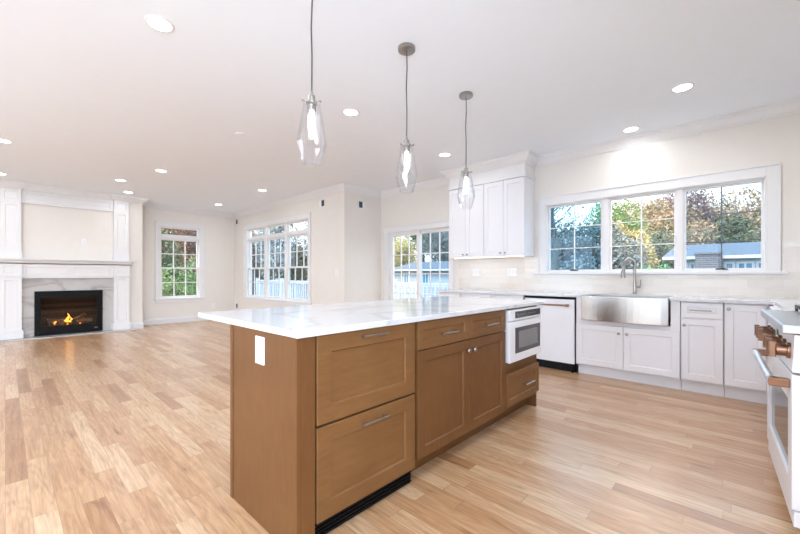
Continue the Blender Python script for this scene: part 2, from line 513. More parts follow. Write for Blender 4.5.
# ------------------------------------------------------------------ mesh helpers
class MB:
    def __init__(s):
        s.bm = bmesh.new()

    def face(s, vs):
        try:
            return s.bm.faces.new(vs)
        except ValueError:
            return None

    def box(s, x0, x1, y0, y1, z0, z1):
        x0, x1 = min(x0, x1), max(x0, x1)
        y0, y1 = min(y0, y1), max(y0, y1)
        z0, z1 = min(z0, z1), max(z0, z1)
        v = [s.bm.verts.new(p) for p in ((x0, y0, z0), (x1, y0, z0), (x1, y1, z0), (x0, y1, z0),
                                         (x0, y0, z1), (x1, y0, z1), (x1, y1, z1), (x0, y1, z1))]
        for f in ((0, 3, 2, 1), (4, 5, 6, 7), (0, 1, 5, 4), (1, 2, 6, 5), (2, 3, 7, 6), (3, 0, 4, 7)):
            s.face([v[i] for i in f])
        return s

    def prism(s, pts, z0, z1):
        """vertical prism on an xy polygon (counter-clockwise)"""
        a = [s.bm.verts.new((x, y, z0)) for x, y in pts]
        b = [s.bm.verts.new((x, y, z1)) for x, y in pts]
        s.face(a[::-1])
        s.face(b)
        n = len(pts)
        for i in range(n):
            j = (i + 1) % n
            s.face([a[i], a[j], b[j], b[i]])
        return s

    def extrude_profile(s, prof, p0, p1, up=Vector((0, 0, 1)), out=None):
        """prof: (out, up) points swept straight from p0 to p1"""
        p0, p1 = Vector(p0), Vector(p1)
        d = (p1 - p0).normalized()
        if out is None:
            out = d.cross(up)
        out = Vector(out)
        a = [s.bm.verts.new(p0 + out * o + up * u) for o, u in prof]
        b = [s.bm.verts.new(p1 + out * o + up * u) for o, u in prof]
        n = len(prof)
        for i in range(n):
            j = (i + 1) % n
            s.face([a[i], a[j], b[j], b[i]])
        s.face(a[::-1])
        s.face(b)
        return s

    def sweep(s, path, prof, z, closed=False):
        """mitred sweep of (out, up) profile along an xy path; out is to the LEFT of travel"""
        n = len(path)
        P = [Vector((x, y)) for x, y in path]
        rings = []
        for i in range(n):
            def nrm(a, b):
                d = (b - a).normalized()
                return Vector((-d.y, d.x))
            if closed or 0 < i < n - 1:
                n1 = nrm(P[i - 1], P[i])
                n2 = nrm(P[i], P[(i + 1) % n])
                m = (n1 + n2) / (1 + n1.dot(n2))
            elif i == 0:
                m = nrm(P[0], P[1])
            else:
                m = nrm(P[-2], P[-1])
            rings.append([s.bm.verts.new((P[i].x + m.x * o, P[i].y + m.y * o, z + u)) for o, u in prof])
        k = len(prof)
        for i in range(n if closed else n - 1):
            a, b = rings[i], rings[(i + 1) % n]
            for j in range(k):
                jj = (j + 1) % k
                s.face([a[j], b[j], b[jj], a[jj]])
        if not closed:
            s.face(rings[0])
            s.face(rings[-1][::-1])
        return s

    def tube(s, pts, r, seg=10, caps=True):
        P = [Vector(p) for p in pts]
        rr = r if isinstance(r, (list, tuple)) else [r] * len(P)
        rings = []
        prev = None
        for i, p in enumerate(P):
            if i == 0:
                d = P[1] - P[0]
            elif i == len(P) - 1:
                d = P[-1] - P[-2]
            else:
                d = (P[i + 1] - P[i]).normalized() + (P[i] - P[i - 1]).normalized()
            d.normalize()
            if prev is None:
                a = Vector((0, 0, 1)) if abs(d.z) < 0.9 else Vector((1, 0, 0))
                u = d.cross(a).normalized()
            else:
                u = (prev - d * prev.dot(d)).normalized()
            prev = u
            w = d.cross(u)
            rings.append([s.bm.verts.new(p + (u * math.cos(2 * PI * k / seg) + w * math.sin(2 * PI * k / seg)) * rr[i])
                          for k in range(seg)])
        for a, b in zip(rings, rings[1:]):
            for k in range(seg):
                kk = (k + 1) % seg
                s.face([a[k], a[kk], b[kk], b[k]])
        if caps:
            s.face(rings[0][::-1])
            s.face(rings[-1])
        return s

    def lathe(s, prof, seg=24, c=(0, 0, 0), axis='Z', twist=None):
        """prof: (r, z) pairs"""
        rings = []
        c = Vector(c)
        for i, (r, z) in enumerate(prof):
            ring = []
            ph = (twist[i] if twist else 0)
            for k in range(seg):
                a = 2 * PI * (k + ph) / seg
                x, y = r * math.cos(a), r * math.sin(a)
                if axis == 'Z':
                    p = Vector((x, y, z))
                elif axis == 'Y':
                    p = Vector((x, z, y))
                else:
                    p = Vector((z, x, y))
                ring.append(s.bm.verts.new(c + p))
            rings.append(ring)
        for a, b in zip(rings, rings[1:]):
            for k in range(seg):
                kk = (k + 1) % seg
                s.face([a[k], a[kk], b[kk], b[k]])
        return rings

    def disc_caps(s, rings):
        s.face(rings[0][::-1])
        s.face(rings[-1])

    def shaker(s, x0, x1, z0, z1, yf, th=0.02, rail=0.06, rec=0.009, bev=0.006):
        """frame-and-panel front looking towards -y with its face at y = yf"""
        def ring(ix, y):
            return [s.bm.verts.new(p) for p in ((x0 + ix, y, z0 + ix), (x1 - ix, y, z0 + ix), (x1 - ix, y, z1 - ix), (x0 + ix, y, z1 - ix))]
        back = ring(0, yf + th)
        rim = ring(0, yf + 0.002)
        o = ring(0.002, yf)
        a = ring(rail, yf)
        b = ring(rail + bev, yf + rec)
        for p, q in ((back, rim), (rim, o), (o, a), (a, b)):
            for k in range(4):
                kk = (k + 1) % 4
                s.face([p[k], p[kk], q[kk], q[k]])
        s.face(b)
        s.face(back[::-1])
        return s

    def build(s, name, mat, parent=None, bevel=0.0, smooth=False, kind=None, seg=2):
        bmesh.ops.recalc_face_normals(s.bm, faces=s.bm.faces)
        me = bpy.data.meshes.new(name)
        s.bm.to_mesh(me)
        s.bm.free()
        if smooth:
            for p in me.polygons:
                p.use_smooth = True
        me.materials.append(mat)
        o = bpy.data.objects.new(name, me)
        COL.objects.link(o)
        if parent:
            o.parent = parent
        if bevel:
            md = o.modifiers.new('bevel', 'BEVEL')
            md.width = bevel
            md.segments = seg
            md.limit_method = 'ANGLE'
            md.angle_limit = R(40)
        if smooth:
            try:
                md = None
                me.set_sharp_from_angle(angle=R(42))
            except Exception:
                pass
        if kind:
            o['kind'] = kind
        return o


def tag(o, label=None, cat=None, group=None, kind=None):
    if label:
        o['label'] = label
    if cat:
        o['category'] = cat
    if group:
        o['group'] = group
    if kind:
        o['kind'] = kind
    return o


def empty(name, loc, rz=0.0, label=None, cat=None, group=None):
    o = bpy.data.objects.new(name, None)
    o.empty_display_size = 0.1
    o.location = loc
    o.rotation_euler = (0, 0, rz)
    COL.objects.link(o)
    return tag(o, label, cat, group)


KIDS = {}


def copy_tree(o, parent=None):
    c = o.copy()
    COL.objects.link(c)
    if parent:
        c.parent = parent
    for ch in [k for k in bpy.data.objects if k.parent == o]:
        copy_tree(ch, c)
    return c


def struct(mb, name, mat, parent=None, bevel=0.0, label=None):
    o = mb.build(name, mat, parent, bevel)
    if parent is None:
        o['kind'] = 'structure'
    if label:
        o['label'] = label
    return o


H = 2.78          # ceiling height
SOUTH = -2.6
EAST = 0.80
NORTH = 5.12
JOGX, JOGY = -5.32, 4.20
WEST = -10.0
BRX, BRY0, BRY1 = -9.50, -0.32, 2.02

# ------------------------------------------------------------------ floor and ceiling
struct(MB().prism([(WEST - .15, SOUTH - .15), (EAST + .15, SOUTH - .15), (EAST + .15, NORTH + .15), (JOGX - .15, NORTH + .15),
                   (JOGX - .15, JOGY + .15), (WEST - .15, JOGY + .15)], -0.10, 0.0), 'floor', M['floor'])
struct(MB().prism([(WEST - .15, SOUTH - .15), (EAST + .15, SOUTH - .15), (EAST + .15, NORTH + .15), (JOGX - .15, NORTH + .15),
                   (JOGX - .15, JOGY + .15), (WEST - .15, JOGY + .15)], H, H + .1), 'ceiling', M['ceiling'])


def wall_x(name, y, ythick, x0, x1, holes):
    """wall running along x; the room face at y; holes (x0,x1,z0,z1)"""
    mb = MB()
    a, b = (y, y + ythick)
    cur = x0
    for hx0, hx1, hz0, hz1 in sorted(holes):
        if hx0 > cur:
            mb.box(cur, hx0, a, b, 0, H)
        if hz0 > 0.001:
            mb.box(hx0, hx1, a, b, 0, hz0)
        mb.box(hx0, hx1, a, b, hz1, H)
        cur = hx1
    mb.box(cur, x1, a, b, 0, H)
    return struct(mb, name, M['wall'])


def wall_y(name, x, xthick, y0, y1, holes):
    mb = MB()
    a, b = (x, x + xthick)
    cur = y0
    for hy0, hy1, hz0, hz1 in sorted(holes):
        if hy0 > cur:
            mb.box(a, b, cur, hy0, 0, H)
        if hz0 > 0.001:
            mb.box(a, b, hy0, hy1, 0, hz0)
        mb.box(a, b, hy0, hy1, hz1, H)
        cur = hy1
    mb.box(a, b, cur, y1, 0, H)
    return struct(mb, name, M['wall'])


SINKW = (-2.03, 0.14, 1.175, 2.105)
SLID = (-5.10, -3.66, 0.0, 1.965)
TRIW = (-9.30, -6.49, 0.59, 2.30)
BACKW = (2.475, 3.335, 0.59, 2.30)
wall_x('wall_north', NORTH, .15, JOGX - .15, EAST + .15, [SLID, SINKW])
wall_y('wall_jog', JOGX, -.15, JOGY, NORTH, [])
wall_x('wall_living', JOGY, .15, WEST - .15, JOGX - .15, [TRIW])
wall_y('wall_west', WEST, -.15, SOUTH - .15, JOGY, [BACKW])
mb = MB().box(WEST, BRX, BRY0, 0.365, 0, H).box(WEST, BRX, 1.34, BRY1, 0, H).box(WEST, BRX, .365, 1.34, .845, H).box(WEST, WEST + .02, .365, 1.34, 0, .845)
struct(mb, 'wall_chimney', M['wall'])
wall_y('wall_east', EAST, .15, SOUTH - .15, NORTH, [(-2.25, -.35, .7, 2.4)])  # unseen opening made up to admit the side fill
wall_x('wall_south', SOUTH, -.15, WEST, EAST, [(-2.5, -.5, .4, 2.5), (-5.6, -3.6, .4, 2.5), (-8.6, -6.6, .4, 2.5)])  # unseen openings put in so the rear fill can enter
for i, xx in enumerate((-2.5, -5.6, -8.6)):  # frames of the invented rear windows that serve the fill lamps
    f = MB()
    for a, b, c, d in ((xx, xx + .06, .4, 2.5), (xx + 1.94, xx + 2, .4, 2.5), (xx + .06, xx + 1.94, .4, .46), (xx + .06, xx + 1.94, 2.44, 2.5), (xx + .97, xx + 1.03, .46, 2.44)):
        f.box(a, b, SOUTH - .1, SOUTH - .05, c, d)
    struct(f, 'window_%d' % (5 + i), M['trim'])
f = MB()
for a, b, c, d in ((-2.25, -2.19, .7, 2.4), (-.41, -.35, .7, 2.4), (-2.19, -.41, .7, .76), (-2.19, -.41, 2.34, 2.4), (-1.33, -1.27, .76, 2.34)):
    f.box(EAST + .05, EAST + .1, a, b, c, d)
struct(f, 'window_8', M['trim'])  # unseen window added around the side fill lamp

# crown moulding
crown = [(0, 0), (0, -.115), (.012, -.115), (.016, -.098), (.026, -.094), (.040, -.070), (.062, -.042), (.078, -.030), (.082, -.016), (.092, -.012), (.092, 0)]
path = [(EAST, SOUTH), (EAST, NORTH), (JOGX, NORTH), (JOGX, JOGY), (WEST, JOGY), (WEST, BRY1), (BRX, BRY1), (BRX, BRY0), (WEST, BRY0), (WEST, SOUTH)]
struct(MB().sweep(path, crown, H, closed=True), 'trim_1', M['trim'])
# baseboards
base = [(0, 0), (.018, 0), (.018, .105), (.012, .115), (.012, .128), (.006, .135), (0, .135)]


def baseboard(name, pts):
    struct(MB().sweep(pts, base, 0), name, M['trim'])


baseboard('baseboard_west', [(JOGX, NORTH), (JOGX, JOGY), (WEST, JOGY), (WEST, BRY1), (BRX, BRY1), (BRX, 1.79)])
baseboard('baseboard_chimney', [(BRX, -.08), (BRX, BRY0), (WEST, BRY0), (WEST, SOUTH), (EAST, SOUTH), (EAST, 2.0)])


# ------------------------------------------------------------------ windows
def frame_ring(mb, x0, x1, z0, z1, w, ya, yb):
    mb.box(x0, x0 + w, ya, yb, z0, z1).box(x1 - w, x1, ya, yb, z0, z1)
    mb.box(x0 + w, x1 - w, ya, yb, z0, z0 + w).box(x0 + w, x1 - w, ya, yb, z1 - w, z1)
    return mb


def xf(o, loc, rz):
    o.location = loc
    o.rotation_euler = (0, 0, rz)
    return o


def casing(mb, x0, x1, z0, z1, w, wt, y=0.0):
    """flat casing with a back band round an opening; wall face at local y = 0, room towards -y"""
    mb.box(x0 - w, x0, y - .016, y, z0, z1 + wt).box(x1, x1 + w, y - .016, y, z0, z1 + wt)
    mb.box(x0, x1, y - .016, y, z1, z1 + wt)
    t = .014
    mb.box(x0 - w - t, x0 - w, y - .027, y, z0, z1 + wt + t).box(x1 + w, x1 + w + t, y - .027, y, z0, z1 + wt + t)
    mb.box(x0 - w, x1 + w, y - .027, y, z1 + wt, z1 + wt + t)


def sash(par, x0, x1, z0, z1, ya, cols, rows, st=.04, mun=.016, gm='glass', munmat=None, name='sash', bottom=None):
    mb = MB()
    frame_ring(mb, x0, x1, z0, z1, st, ya, ya + .035)
    s = mb.build(name, M['trim'], par)
    g = MB()
    gx0, gx1, gz0, gz1 = x0 + st, x1 - st, z0 + st, z1 - st
    for i in range(1, cols):
        xx = gx0 + (gx1 - gx0) * i / cols
        g.box(xx - mun / 2, xx + mun / 2, ya + .006, ya + .026, gz0, gz1)
    for j in range(1, rows):
        zz = gz0 + (gz1 - gz0) * j / rows
        g.box(gx0, gx1, ya + .008, ya + .024, zz - mun / 2, zz + mun / 2)
    if cols > 1 or rows > 1:
        g.build('muntin', munmat or M['trim'], s)
    p = MB().box(gx0 - .004, gx1 + .004, ya + .014, ya + .018, gz0 - .004, gz1 + .004)
    pp = p.build('pane', M[gm], s)
    return s


def stool(par, x0, x1, z, w, depth=.05, apron=.07, jamb=.1):
    m = MB().box(x0 - w, x1 + w, -depth, 0, z - .028, z).box(x0, x1, 0, jamb, z - .028, z)
    m.build('window_sill', M['trim'], par, bevel=.004)
    if apron:
        MB().box(x0 - w + .03, x1 + w - .03, -.016, 0, z - .028 - apron, z - .028).build('apron', M['trim'], par, bevel=.003)


def window_root(n, loc, rz):
    o = empty('window_%d' % n, loc, rz)
    o['kind'] = 'structure'
    return o


def liner(mb, x0, x1, z0, z1, yd, t=.012):
    mb.box(x0, x0 + t, 0, yd, z0, z1).box(x1 - t, x1, 0, yd, z0, z1).box(x0 + t, x1 - t, 0, yd, z1 - t, z1).box(x0 + t, x1 - t, 0, yd, z0, z0 + t)


# window 1: three casements over the sink
w = window_root(1, (0, NORTH, 0), 0)
x0, x1, z0, z1 = SINKW
m = MB()
casing(m, x0, x1, z0, z1, .085, .10)
liner(m, x0, x1, z0, z1, .13)
m.build('casing', M['trim'], w, bevel=.002)
stool(w, x0, x1, z0 + .002, .15, .045, 0, .05)
third = (x1 - x0) / 3.0
m = MB()
mulls = [(x0 + third - .022, x0 + third + .048), (x0 + 2 * third + .008, x0 + 2 * third + .066)]
for a, b in mulls:
    m.box(a, b, .02, .13, z0 + .012, z1 - .012)
m.build('mullion', M['trim'], w, bevel=.002)
units = [(x0 + .012, mulls[0][0]), (mulls[0][1], mulls[1][0]), (mulls[1][1], x1 - .012)]
grey = simple('grey_muntin', srgb(96, 104, 112), 0.5)
for i, (a, b) in enumerate(units):
    s = sash(w, a, b, z0 + .012, z1 - .012, .05, 2, 3, st=.024, mun=.011,
             gm=('screen_glass', 'glass', 'screen_light')[i], munmat=(None, M['trim'], grey)[i])
    if i != 1:
        k = MB().box((a + b) / 2 - .05, (a + b) / 2 + .05, .036, .05, z0 + .02, z0 + .032)
        k.tube([((a + b) / 2 - .045, .04, z0 + .034), ((a + b) / 2 + .03, .03, z0 + .034)], .005, 6)
        k.build('crank_handle', M['dark_hole'], w)
    xl = b - .015 if i < 2 else a + .012
    MB().box(xl - .006, xl + .006, .03, .05, 1.50, 1.60).build('latch', M['plastic'], w, bevel=.003)

# window 2: triple double-hung with transoms in the living room
w = window_root(2, (0, JOGY, 0), 0)
x0, x1, z0, z1 = TRIW
m = MB()
casing(m, x0, x1, z0, z1, .095, .095)
liner(m, x0, x1, z0, z1, .12)
m.build('casing', M['trim'], w, bevel=.002)
stool(w, x0, x1, z0 + .002, .15, .05, .075, .06)
third = (x1 - x0) / 3.0
zt = 2.01
m = MB()
for k in (1, 2):
    m.box(x0 + third * k - .045, x0 + third * k + .045, .03, .12, z0 + .012, z1 - .012)
m.box(x0 + .012, x1 - .012, .032, .12, zt, zt + .06)
m.build('mullion', M['trim'], w, bevel=.002)
for k in range(3):
    a = x0 + third * k + (.012 if k == 0 else .045)
    b = x0 + third * (k + 1) - (.012 if k == 2 else .045)
    zm = (z0 + zt) / 2 + .01
    sash(w, a, b, zt + .06, z1 - .012, .07, 1, 1, st=.03, name='transom')
    sash(w, a, b, zm - .02, zt, .085, 3, 2, st=.035, mun=.018, name='upper_sash', gm='screen_light')
    sash(w, a, b, z0 + .012, zm + .02, .045, 3, 2, st=.038, mun=.018, name='lower_sash', gm='screen_light')

# window 3: single double-hung with transom on the west wall
w = window_root(3, (WEST, 0, 0), R(90))
x0, x1, z0, z1 = BACKW
m = MB()
casing(m, x0, x1, z0, z1, .09, .085)
liner(m, x0, x1, z0, z1, .12)
m.box(x0 + .012, x1 - .012, .03, .12, zt, zt + .075)
m.build('casing', M['trim'], w, bevel=.002)
stool(w, x0, x1, z0 + .002, .13, .05, .075, .06)
zm = (z0 + zt) / 2 + .01
sash(w, x0 + .012, x1 - .012, zt + .075, z1 - .012, .07, 1, 1, st=.028, name='transom')
sash(w, x0 + .012, x1 - .012, zm - .02, zt, .085, 3, 2, st=.035, mun=.02, name='upper_sash')
sash(w, x0 + .012, x1 - .012, z0 + .012, zm + .02, .045, 3, 2, st=.038, mun=.02, name='lower_sash')

# sliding glass door
w = empty('door_1', (0, NORTH, 0))
w['kind'] = 'structure'
x0, x1, z0, z1 = SLID
m = MB()
casing(m, x0, x1, z0, z1, .085, .085)
liner(m, x0, x1, z0, z1, .13)
m.build('casing', M['trim'], w, bevel=.002)
xm = (x0 + x1) / 2
sash(w, x0 + .012, xm + .03, .012, z1 - .012, .04, 3, 5, st=.07, mun=.018, name='sliding_panel')
sash(w, xm - .03, x1 - .012, .012, z1 - .012, .085, 3, 5, st=.055, mun=.018, name='fixed_panel', gm='screen_light')
MB().box(x0 + .03, x0 + .05, .015, .04, .98, 1.22).build('handle', M['plastic'], w, bevel=.004)

# ------------------------------------------------------------------ backsplash tile on the north wall
m = MB()
yt0, yt1 = NORTH - .008, NORTH - .0006
m.box(-3.465, -2.13, yt0, yt1, .914, 1.405)
m.box(-2.13, .245, yt0, yt1, .914, SINKW[2] - .028)
m.box(.245, EAST, yt0, yt1, .914, 1.463)
tile = m.build('backsplash', M['tile'])
tag(tile, 'cream glazed running-bond tile backsplash on the wall above the sink counter', 'backsplash')

# ------------------------------------------------------------------ island
XI = -1.31       # plane of its fronts
YS = .794        # south end panel face
ISL = empty('island_root', (0, 0, 0))
bpy.data.objects.remove(ISL)


def pull(par, x, z, L=.165, y=0.0, mat='nickel', name='pull'):
    m = MB()
    r = .0055
    m.tube([(x - L / 2, y - .03, z), (x + L / 2, y - .03, z)], r, 10)
    for s in (-1, 1):
        m.tube([(x + s * (L / 2 - .022), y - .03, z), (x + s * (L / 2 - .022), y + .001, z)], r * .85, 8)
    return m.build(name, M[mat], par, smooth=True)


def knob(par, x, z, y=0.0, mat='nickel', name='knob'):
    m = MB()
    rg = m.lathe([(.006, 0.001), (.0055, -.012), (.008, -.016), (.0145, -.021), (.0155, -.026), (.013, -.030), (.006, -.032)], 16, (x, y, z), 'Y')
    m.disc_caps(rg)
    return m.build(name, M[mat], par, smooth=True)


# end panel (carries the island's south end)
ISLW = .626      # depth of the cabinets behind the fronts
xb = -1.936
e = empty('island_end_panel', (xb, YS, 0), 0, 'brown stained maple end panel of the island, outlet near its top', 'cabinet panel')
m = MB().box(0, XI - .001 - xb, 0, .02, 0, .884)
m.build('side_panel', M['maple'], e, bevel=.002)
m = MB().box(0, .03, -.004, 0.0, 0, .884)
m.build('edge_strip', M['maple'], e, bevel=.001)
m = MB().box(XI - xb - .022, XI - xb - .001, .0205, .088, 0, .884)
m.build('filler', M['maple'], e, bevel=.002)
m = MB().box(0, .02, .02, 2.345, 0, .884)
m.build('back_panel', M['maple_h'], e)


def island_unit(name, y0, y1, label, cat='cabinet', zk=.11):
    e = empty(name, (XI, y0, 0), R(90), label, cat)
    return e


FR = .0   # front face local y
# refrigerator drawers
Y0, Y1 = .888, 1.520
e = island_unit('drawer_refrigerator', Y0, Y1, 'two wide brown maple panelled drawers at the island front nearest the camera', 'refrigerator drawers')
w_ = Y1 - Y0
MB().box(0, w_, .022, .58, .10, .884).build('body', M['black'], e)
for z0_, z1_, zp in ((.502, .880, .853), (.092, .492, .447)):
    m = MB().shaker(.004, w_ - .004, z0_, z1_, 0, .02, .072)
    d = m.build('drawer', M['maple_h'], e, bevel=0)
    pull(d, w_ / 2 + .002, zp, .168)
m = MB()
m.box(.004, w_ - .002, .035, .075, .002, .10)
for k in range(5):
    zz = .014 + k * .017
    m.box(.01, w_ - .008, .025, .035, zz, zz + .008)
m.build('vent_grille', M['black'], e)

# double cabinet with two drawers
Y0, Y1 = 1.538, 2.552
e = island_unit('island_base_cabinet', Y0, Y1, 'brown maple island cabinet with two small drawers over two doors', 'cabinet')
w_ = Y1 - Y0
MB().box(0, w_, .021, .58, .11, .884).box(0, w_, .105, .56, 0, .11).build('body', M['maple'], e)
mid = .515
for (a, b) in ((.004, mid - .002), (mid + .002, w_ - .004)):
    d = MB().shaker(a, b, .724, .878, 0, .02, .045).build('drawer', M['maple_h'], e)
    pull(d, (a + b) / 2 + .01, .797, .165)
for (a, b, kx) in ((.004, mid - .002, mid - .034), (mid + .002, w_ - .004, mid + .034)):
    d = MB().shaker(a, b, .122, .718, 0, .02, .06).build('door', M['maple'], e)
    knob(d, kx, .655)

# microwave unit
Y0, Y1 = 2.556, 3.135
e = island_unit('microwave_cabinet', Y0, Y1, 'narrow brown maple island cabinet with one drawer beneath the white microwave', 'cabinet')
w_ = Y1 - Y0
MB().box(0, w_, .021, .58, .11, .470).box(0, w_, .105, .56, 0, .11).box(0, .014, .021, .58, .47, .884).box(w_ - .014, w_, .021, .58, .47, .884)\
    .box(.014, w_ - .014, .02, .3, .874, .884).build('body', M['maple'], e)
d = MB().shaker(.008, w_ - .004, .148, .392, -.008, .028, .045).build('drawer', M['maple_h'], e)
pull(d, w_ / 2 + .05, .270, .165, -.008)
m = empty('microwave', (XI, Y0, .478), R(90), 'white drawer microwave with dark window built into the far end of the island', 'microwave')
MB().box(.016, w_ - .016, .0, .45, 0.0, .392).build('body', M['appliance'], m, bevel=.002)
f = MB().box(.004, w_ + .002, -.028, -.001, 0.0, .306).build('drawer_front', M['appliance'], m, bevel=.004)
MB().box(.09, w_ - .03, -.0305, -.027, .062, .258).build('window', M['dark_glass'], f, bevel=.001)
MB().box(.145, w_ - .085, -.032, -.030, .095, .228).build('inner_glass', M['grey_glass'], f)
c = MB().box(.004, w_ + .002, -.028, -.001, .314, .395).build('control_panel', M['appliance'], m, bevel=.003)
MB().box(.09, w_ - .03, -.0305, -.027, .330, .382).build('display', M['dark_glass'], c, bevel=.001)
for k in range(9):
    if k != 4:
        MB().box(.12 + k * .038, .142 + k * .038, -.0315, -.030, .350, .360).build('key', M['grey_glass'], c)

# north end of the island
m = MB().box(xb + .02, XI - .022, 3.1355, 3.155, 0, .884)
o = m.build('island_end_panel', M['maple'], None, bevel=.002)
tag(o, 'plain brown maple end panel of the island on the sink side, beside the microwave', 'cabinet panel')

# outlet on end panel
e = empty('outlet', (-1.613, YS - .0005, .795), 0, 'white outlet plate on the brown end panel of the island', 'outlet')


def outlet_parts(e, w=.075, h=.12, gang=1, decora=True):
    MB().box(-w / 2, w / 2, -.006, 0, -h / 2, h / 2).build('cover_plate', M['plastic'], e, bevel=.002)
    for g in range(gang):
        cx = -w / 2 + w * (g + .5) / gang
        MB().box(cx - .017, cx + .017, -.009, -.0055, -.034, .034).build('receptacle', M['trim'], e, bevel=.001)


outlet_parts(e, .082, .125)

# island worktop
o = MB().box(-2.39, -1.290, .785, 3.215, .8845, .914).build('island_countertop', M['quartz'], None, bevel=.004, seg=3)
tag(o, 'large white veined quartz slab covering the brown island', 'countertop')

# ------------------------------------------------------------------ sink run
YF = 4.51
TK = .115


def base_body(e, w_, dl=0, top=.884):
    return MB().box(0, w_, .021, .585, TK, top).box(0, w_, .072, .57, 0, TK).build('body', M['cab'], e, bevel=.001)


def rel(name, x0, label, cat='cabinet', grp=None):
    return empty(name, (x0, YF, 0), 0, label, cat, grp)


# left of the dishwasher
e = rel('base_cabinet', -3.41, 'white base cabinet at the left end of the sink counter, beside the sliding door')
base_body(e, .385)
d = MB().shaker(.003, .382, .13, .87, 0, .02, .057).build('door', M['cab'], e)
knob(d, .345, .80)
e = rel('base_cabinet', -3.02, 'white base cabinet immediately left of the dishwasher, mostly behind the island')
base_body(e, .945)
for a, b, kx in ((.003, .471, .44), (.475, .942, .505)):
    d = MB().shaker(a, b, .13, .87, 0, .02, .057).build('door', M['cab'], e)
    knob(d, kx, .80)
# dishwasher
e = rel('dishwasher', -2.06, 'white dishwasher with a copper bar handle, left of the sink', 'dishwasher')
MB().box(.004, .606, .03, .57, .10, .884).build('body', M['black'], e)
d = MB().box(.008, .604, -.012, .018, .105, .852).build('door', M['appliance'], e, bevel=.004)
hm = MB().tube([(.05, -.055, .785), (.555, -.055, .785)], .0105, 12)
hh = hm.build('handle', M['copper'], d, smooth=True)
for s in (.065, .535):
    MB().box(s - .014, s + .014, -.062, -.011, .770, .800).build('handle_bracket', M['copper'], hh, bevel=.002)
MB().box(.004, .606, .0, .03, .856, .884).build('top_strip', M['black'], e)
MB().box(.0, .610, .05, .06, .002, .10).build('kick_plate', M['black'], e)
MB().tube([(.575, .02, .001), (.575, .02, .07)], .014, 10).build('levelling_foot', M['black'], e)
# sink base
e = rel('sink_base_cabinet', -1.436, 'white two-door cabinet carrying the steel apron sink')
W = .961
MB().box(0, .052, .0, .585, TK, .884).box(.885, W, .0, .585, TK, .884).box(.052, .885, .021, .585, TK, .60).box(.052, .885, .0, .021, .588, .630)\
    .box(0, W, .072, .57, 0, TK).box(.052, .885, .545, .585, .6, .884).build('body', M['cab'], e, bevel=.0005)
# doors sit in front of the lower body
for a, b, kx in ((.004, .4755, .44), (.4795, W - .004, .515)):
    d = MB().shaker(a, b, .13, .585, -.021, .02, .06).build('door', M['cab'], e)
    knob(d, kx, .515, -.021)
# drawer + door cabinet
e = rel('base_cabinet', -.472, 'white base cabinet with a drawer over a door, right of the sink')
base_body(e, .316)
d = MB().shaker(.004, .312, .728, .874, 0, .02, .045).build('drawer', M['cab'], e)
pull(d, .152, .803, .165)
d = MB().shaker(.004, .312, .13, .716, 0, .02, .057).build('door', M['cab'], e)
knob(d, .030, .655)
e = rel('base_cabinet', -.152, 'white base cabinet with one full-height door next to the range corner')
base_body(e, .292)
d = MB().shaker(.004, .276, .13, .872, 0, .02, .057).build('door', M['cab'], e)
knob(d, .032, .83)
# corner cabinet behind range corner
e = empty('corner_cabinet', (.141, 3.16, 0), 0, 'white corner cabinet under the counter between sink run and range', 'cabinet')
MB().box(.02, .655, 0, 1.93, TK, .884).box(.075, .655, 0, 1.93, 0, TK).build('body', M['cab'], e, bevel=.001)
MB().box(.0, .0195, .01, 1.33, .13, .874).build('door', M['cab'], e, bevel=.001)

# worktop of the sink run with its return towards the range
SX0, SX1 = -1.384, -.556
m = MB()
m.box(-3.44, SX0, 4.475, NORTH - .009, .8845, .914)
m.box(SX0, SX1, 4.965, NORTH - .009, .8845, .914)
m.prism([(SX1, 4.475), (.150, 4.475), (.172, 4.40), (.205, 3.16), (EAST - .001, 3.16), (EAST - .001, NORTH - .009), (SX1, NORTH - .009)], .8845, .914)
o = m.build('countertop', M['quartz'], None, bevel=.002)
tag(o, 'long white quartz counter along the window wall, turning the corner to the range', 'countertop')

# apron sink
e = empty('apron_sink', (-.97, 4.475, .635), 0, 'brushed steel farmhouse sink with a bowed apron under the window', 'sink')
m = MB()
n = 14
hw = .405
fr = []
for i in range(n + 1):
    t = -1 + 2 * i / n
    fr.append((hw * t, -.045 * (1 - t * t) ** .9 - .005))
m.prism(fr + [(hw, .02), (-hw, .02)], 0, .268)
ap = m.build('apron', M['steel'], e, bevel=.004)
m = MB()
m.box(-hw, -hw + .014, .021, .485, .02, .268).box(hw - .014, hw, .021, .485, .02, .268).box(-hw + .014, hw - .014, .47, .485, .02, .268)\
    .box(-hw + .014, hw - .014, .021, .47, .02, .034)
m.build('basin', M['steel'], e, bevel=.003)
rg = MB()
r_ = rg.lathe([(.05, .035), (.045, .038), (.012, .036)], 20, (0, .28, 0))
rg.disc_caps(r_)
rg.build('drain', M['nickel'], e, smooth=True)

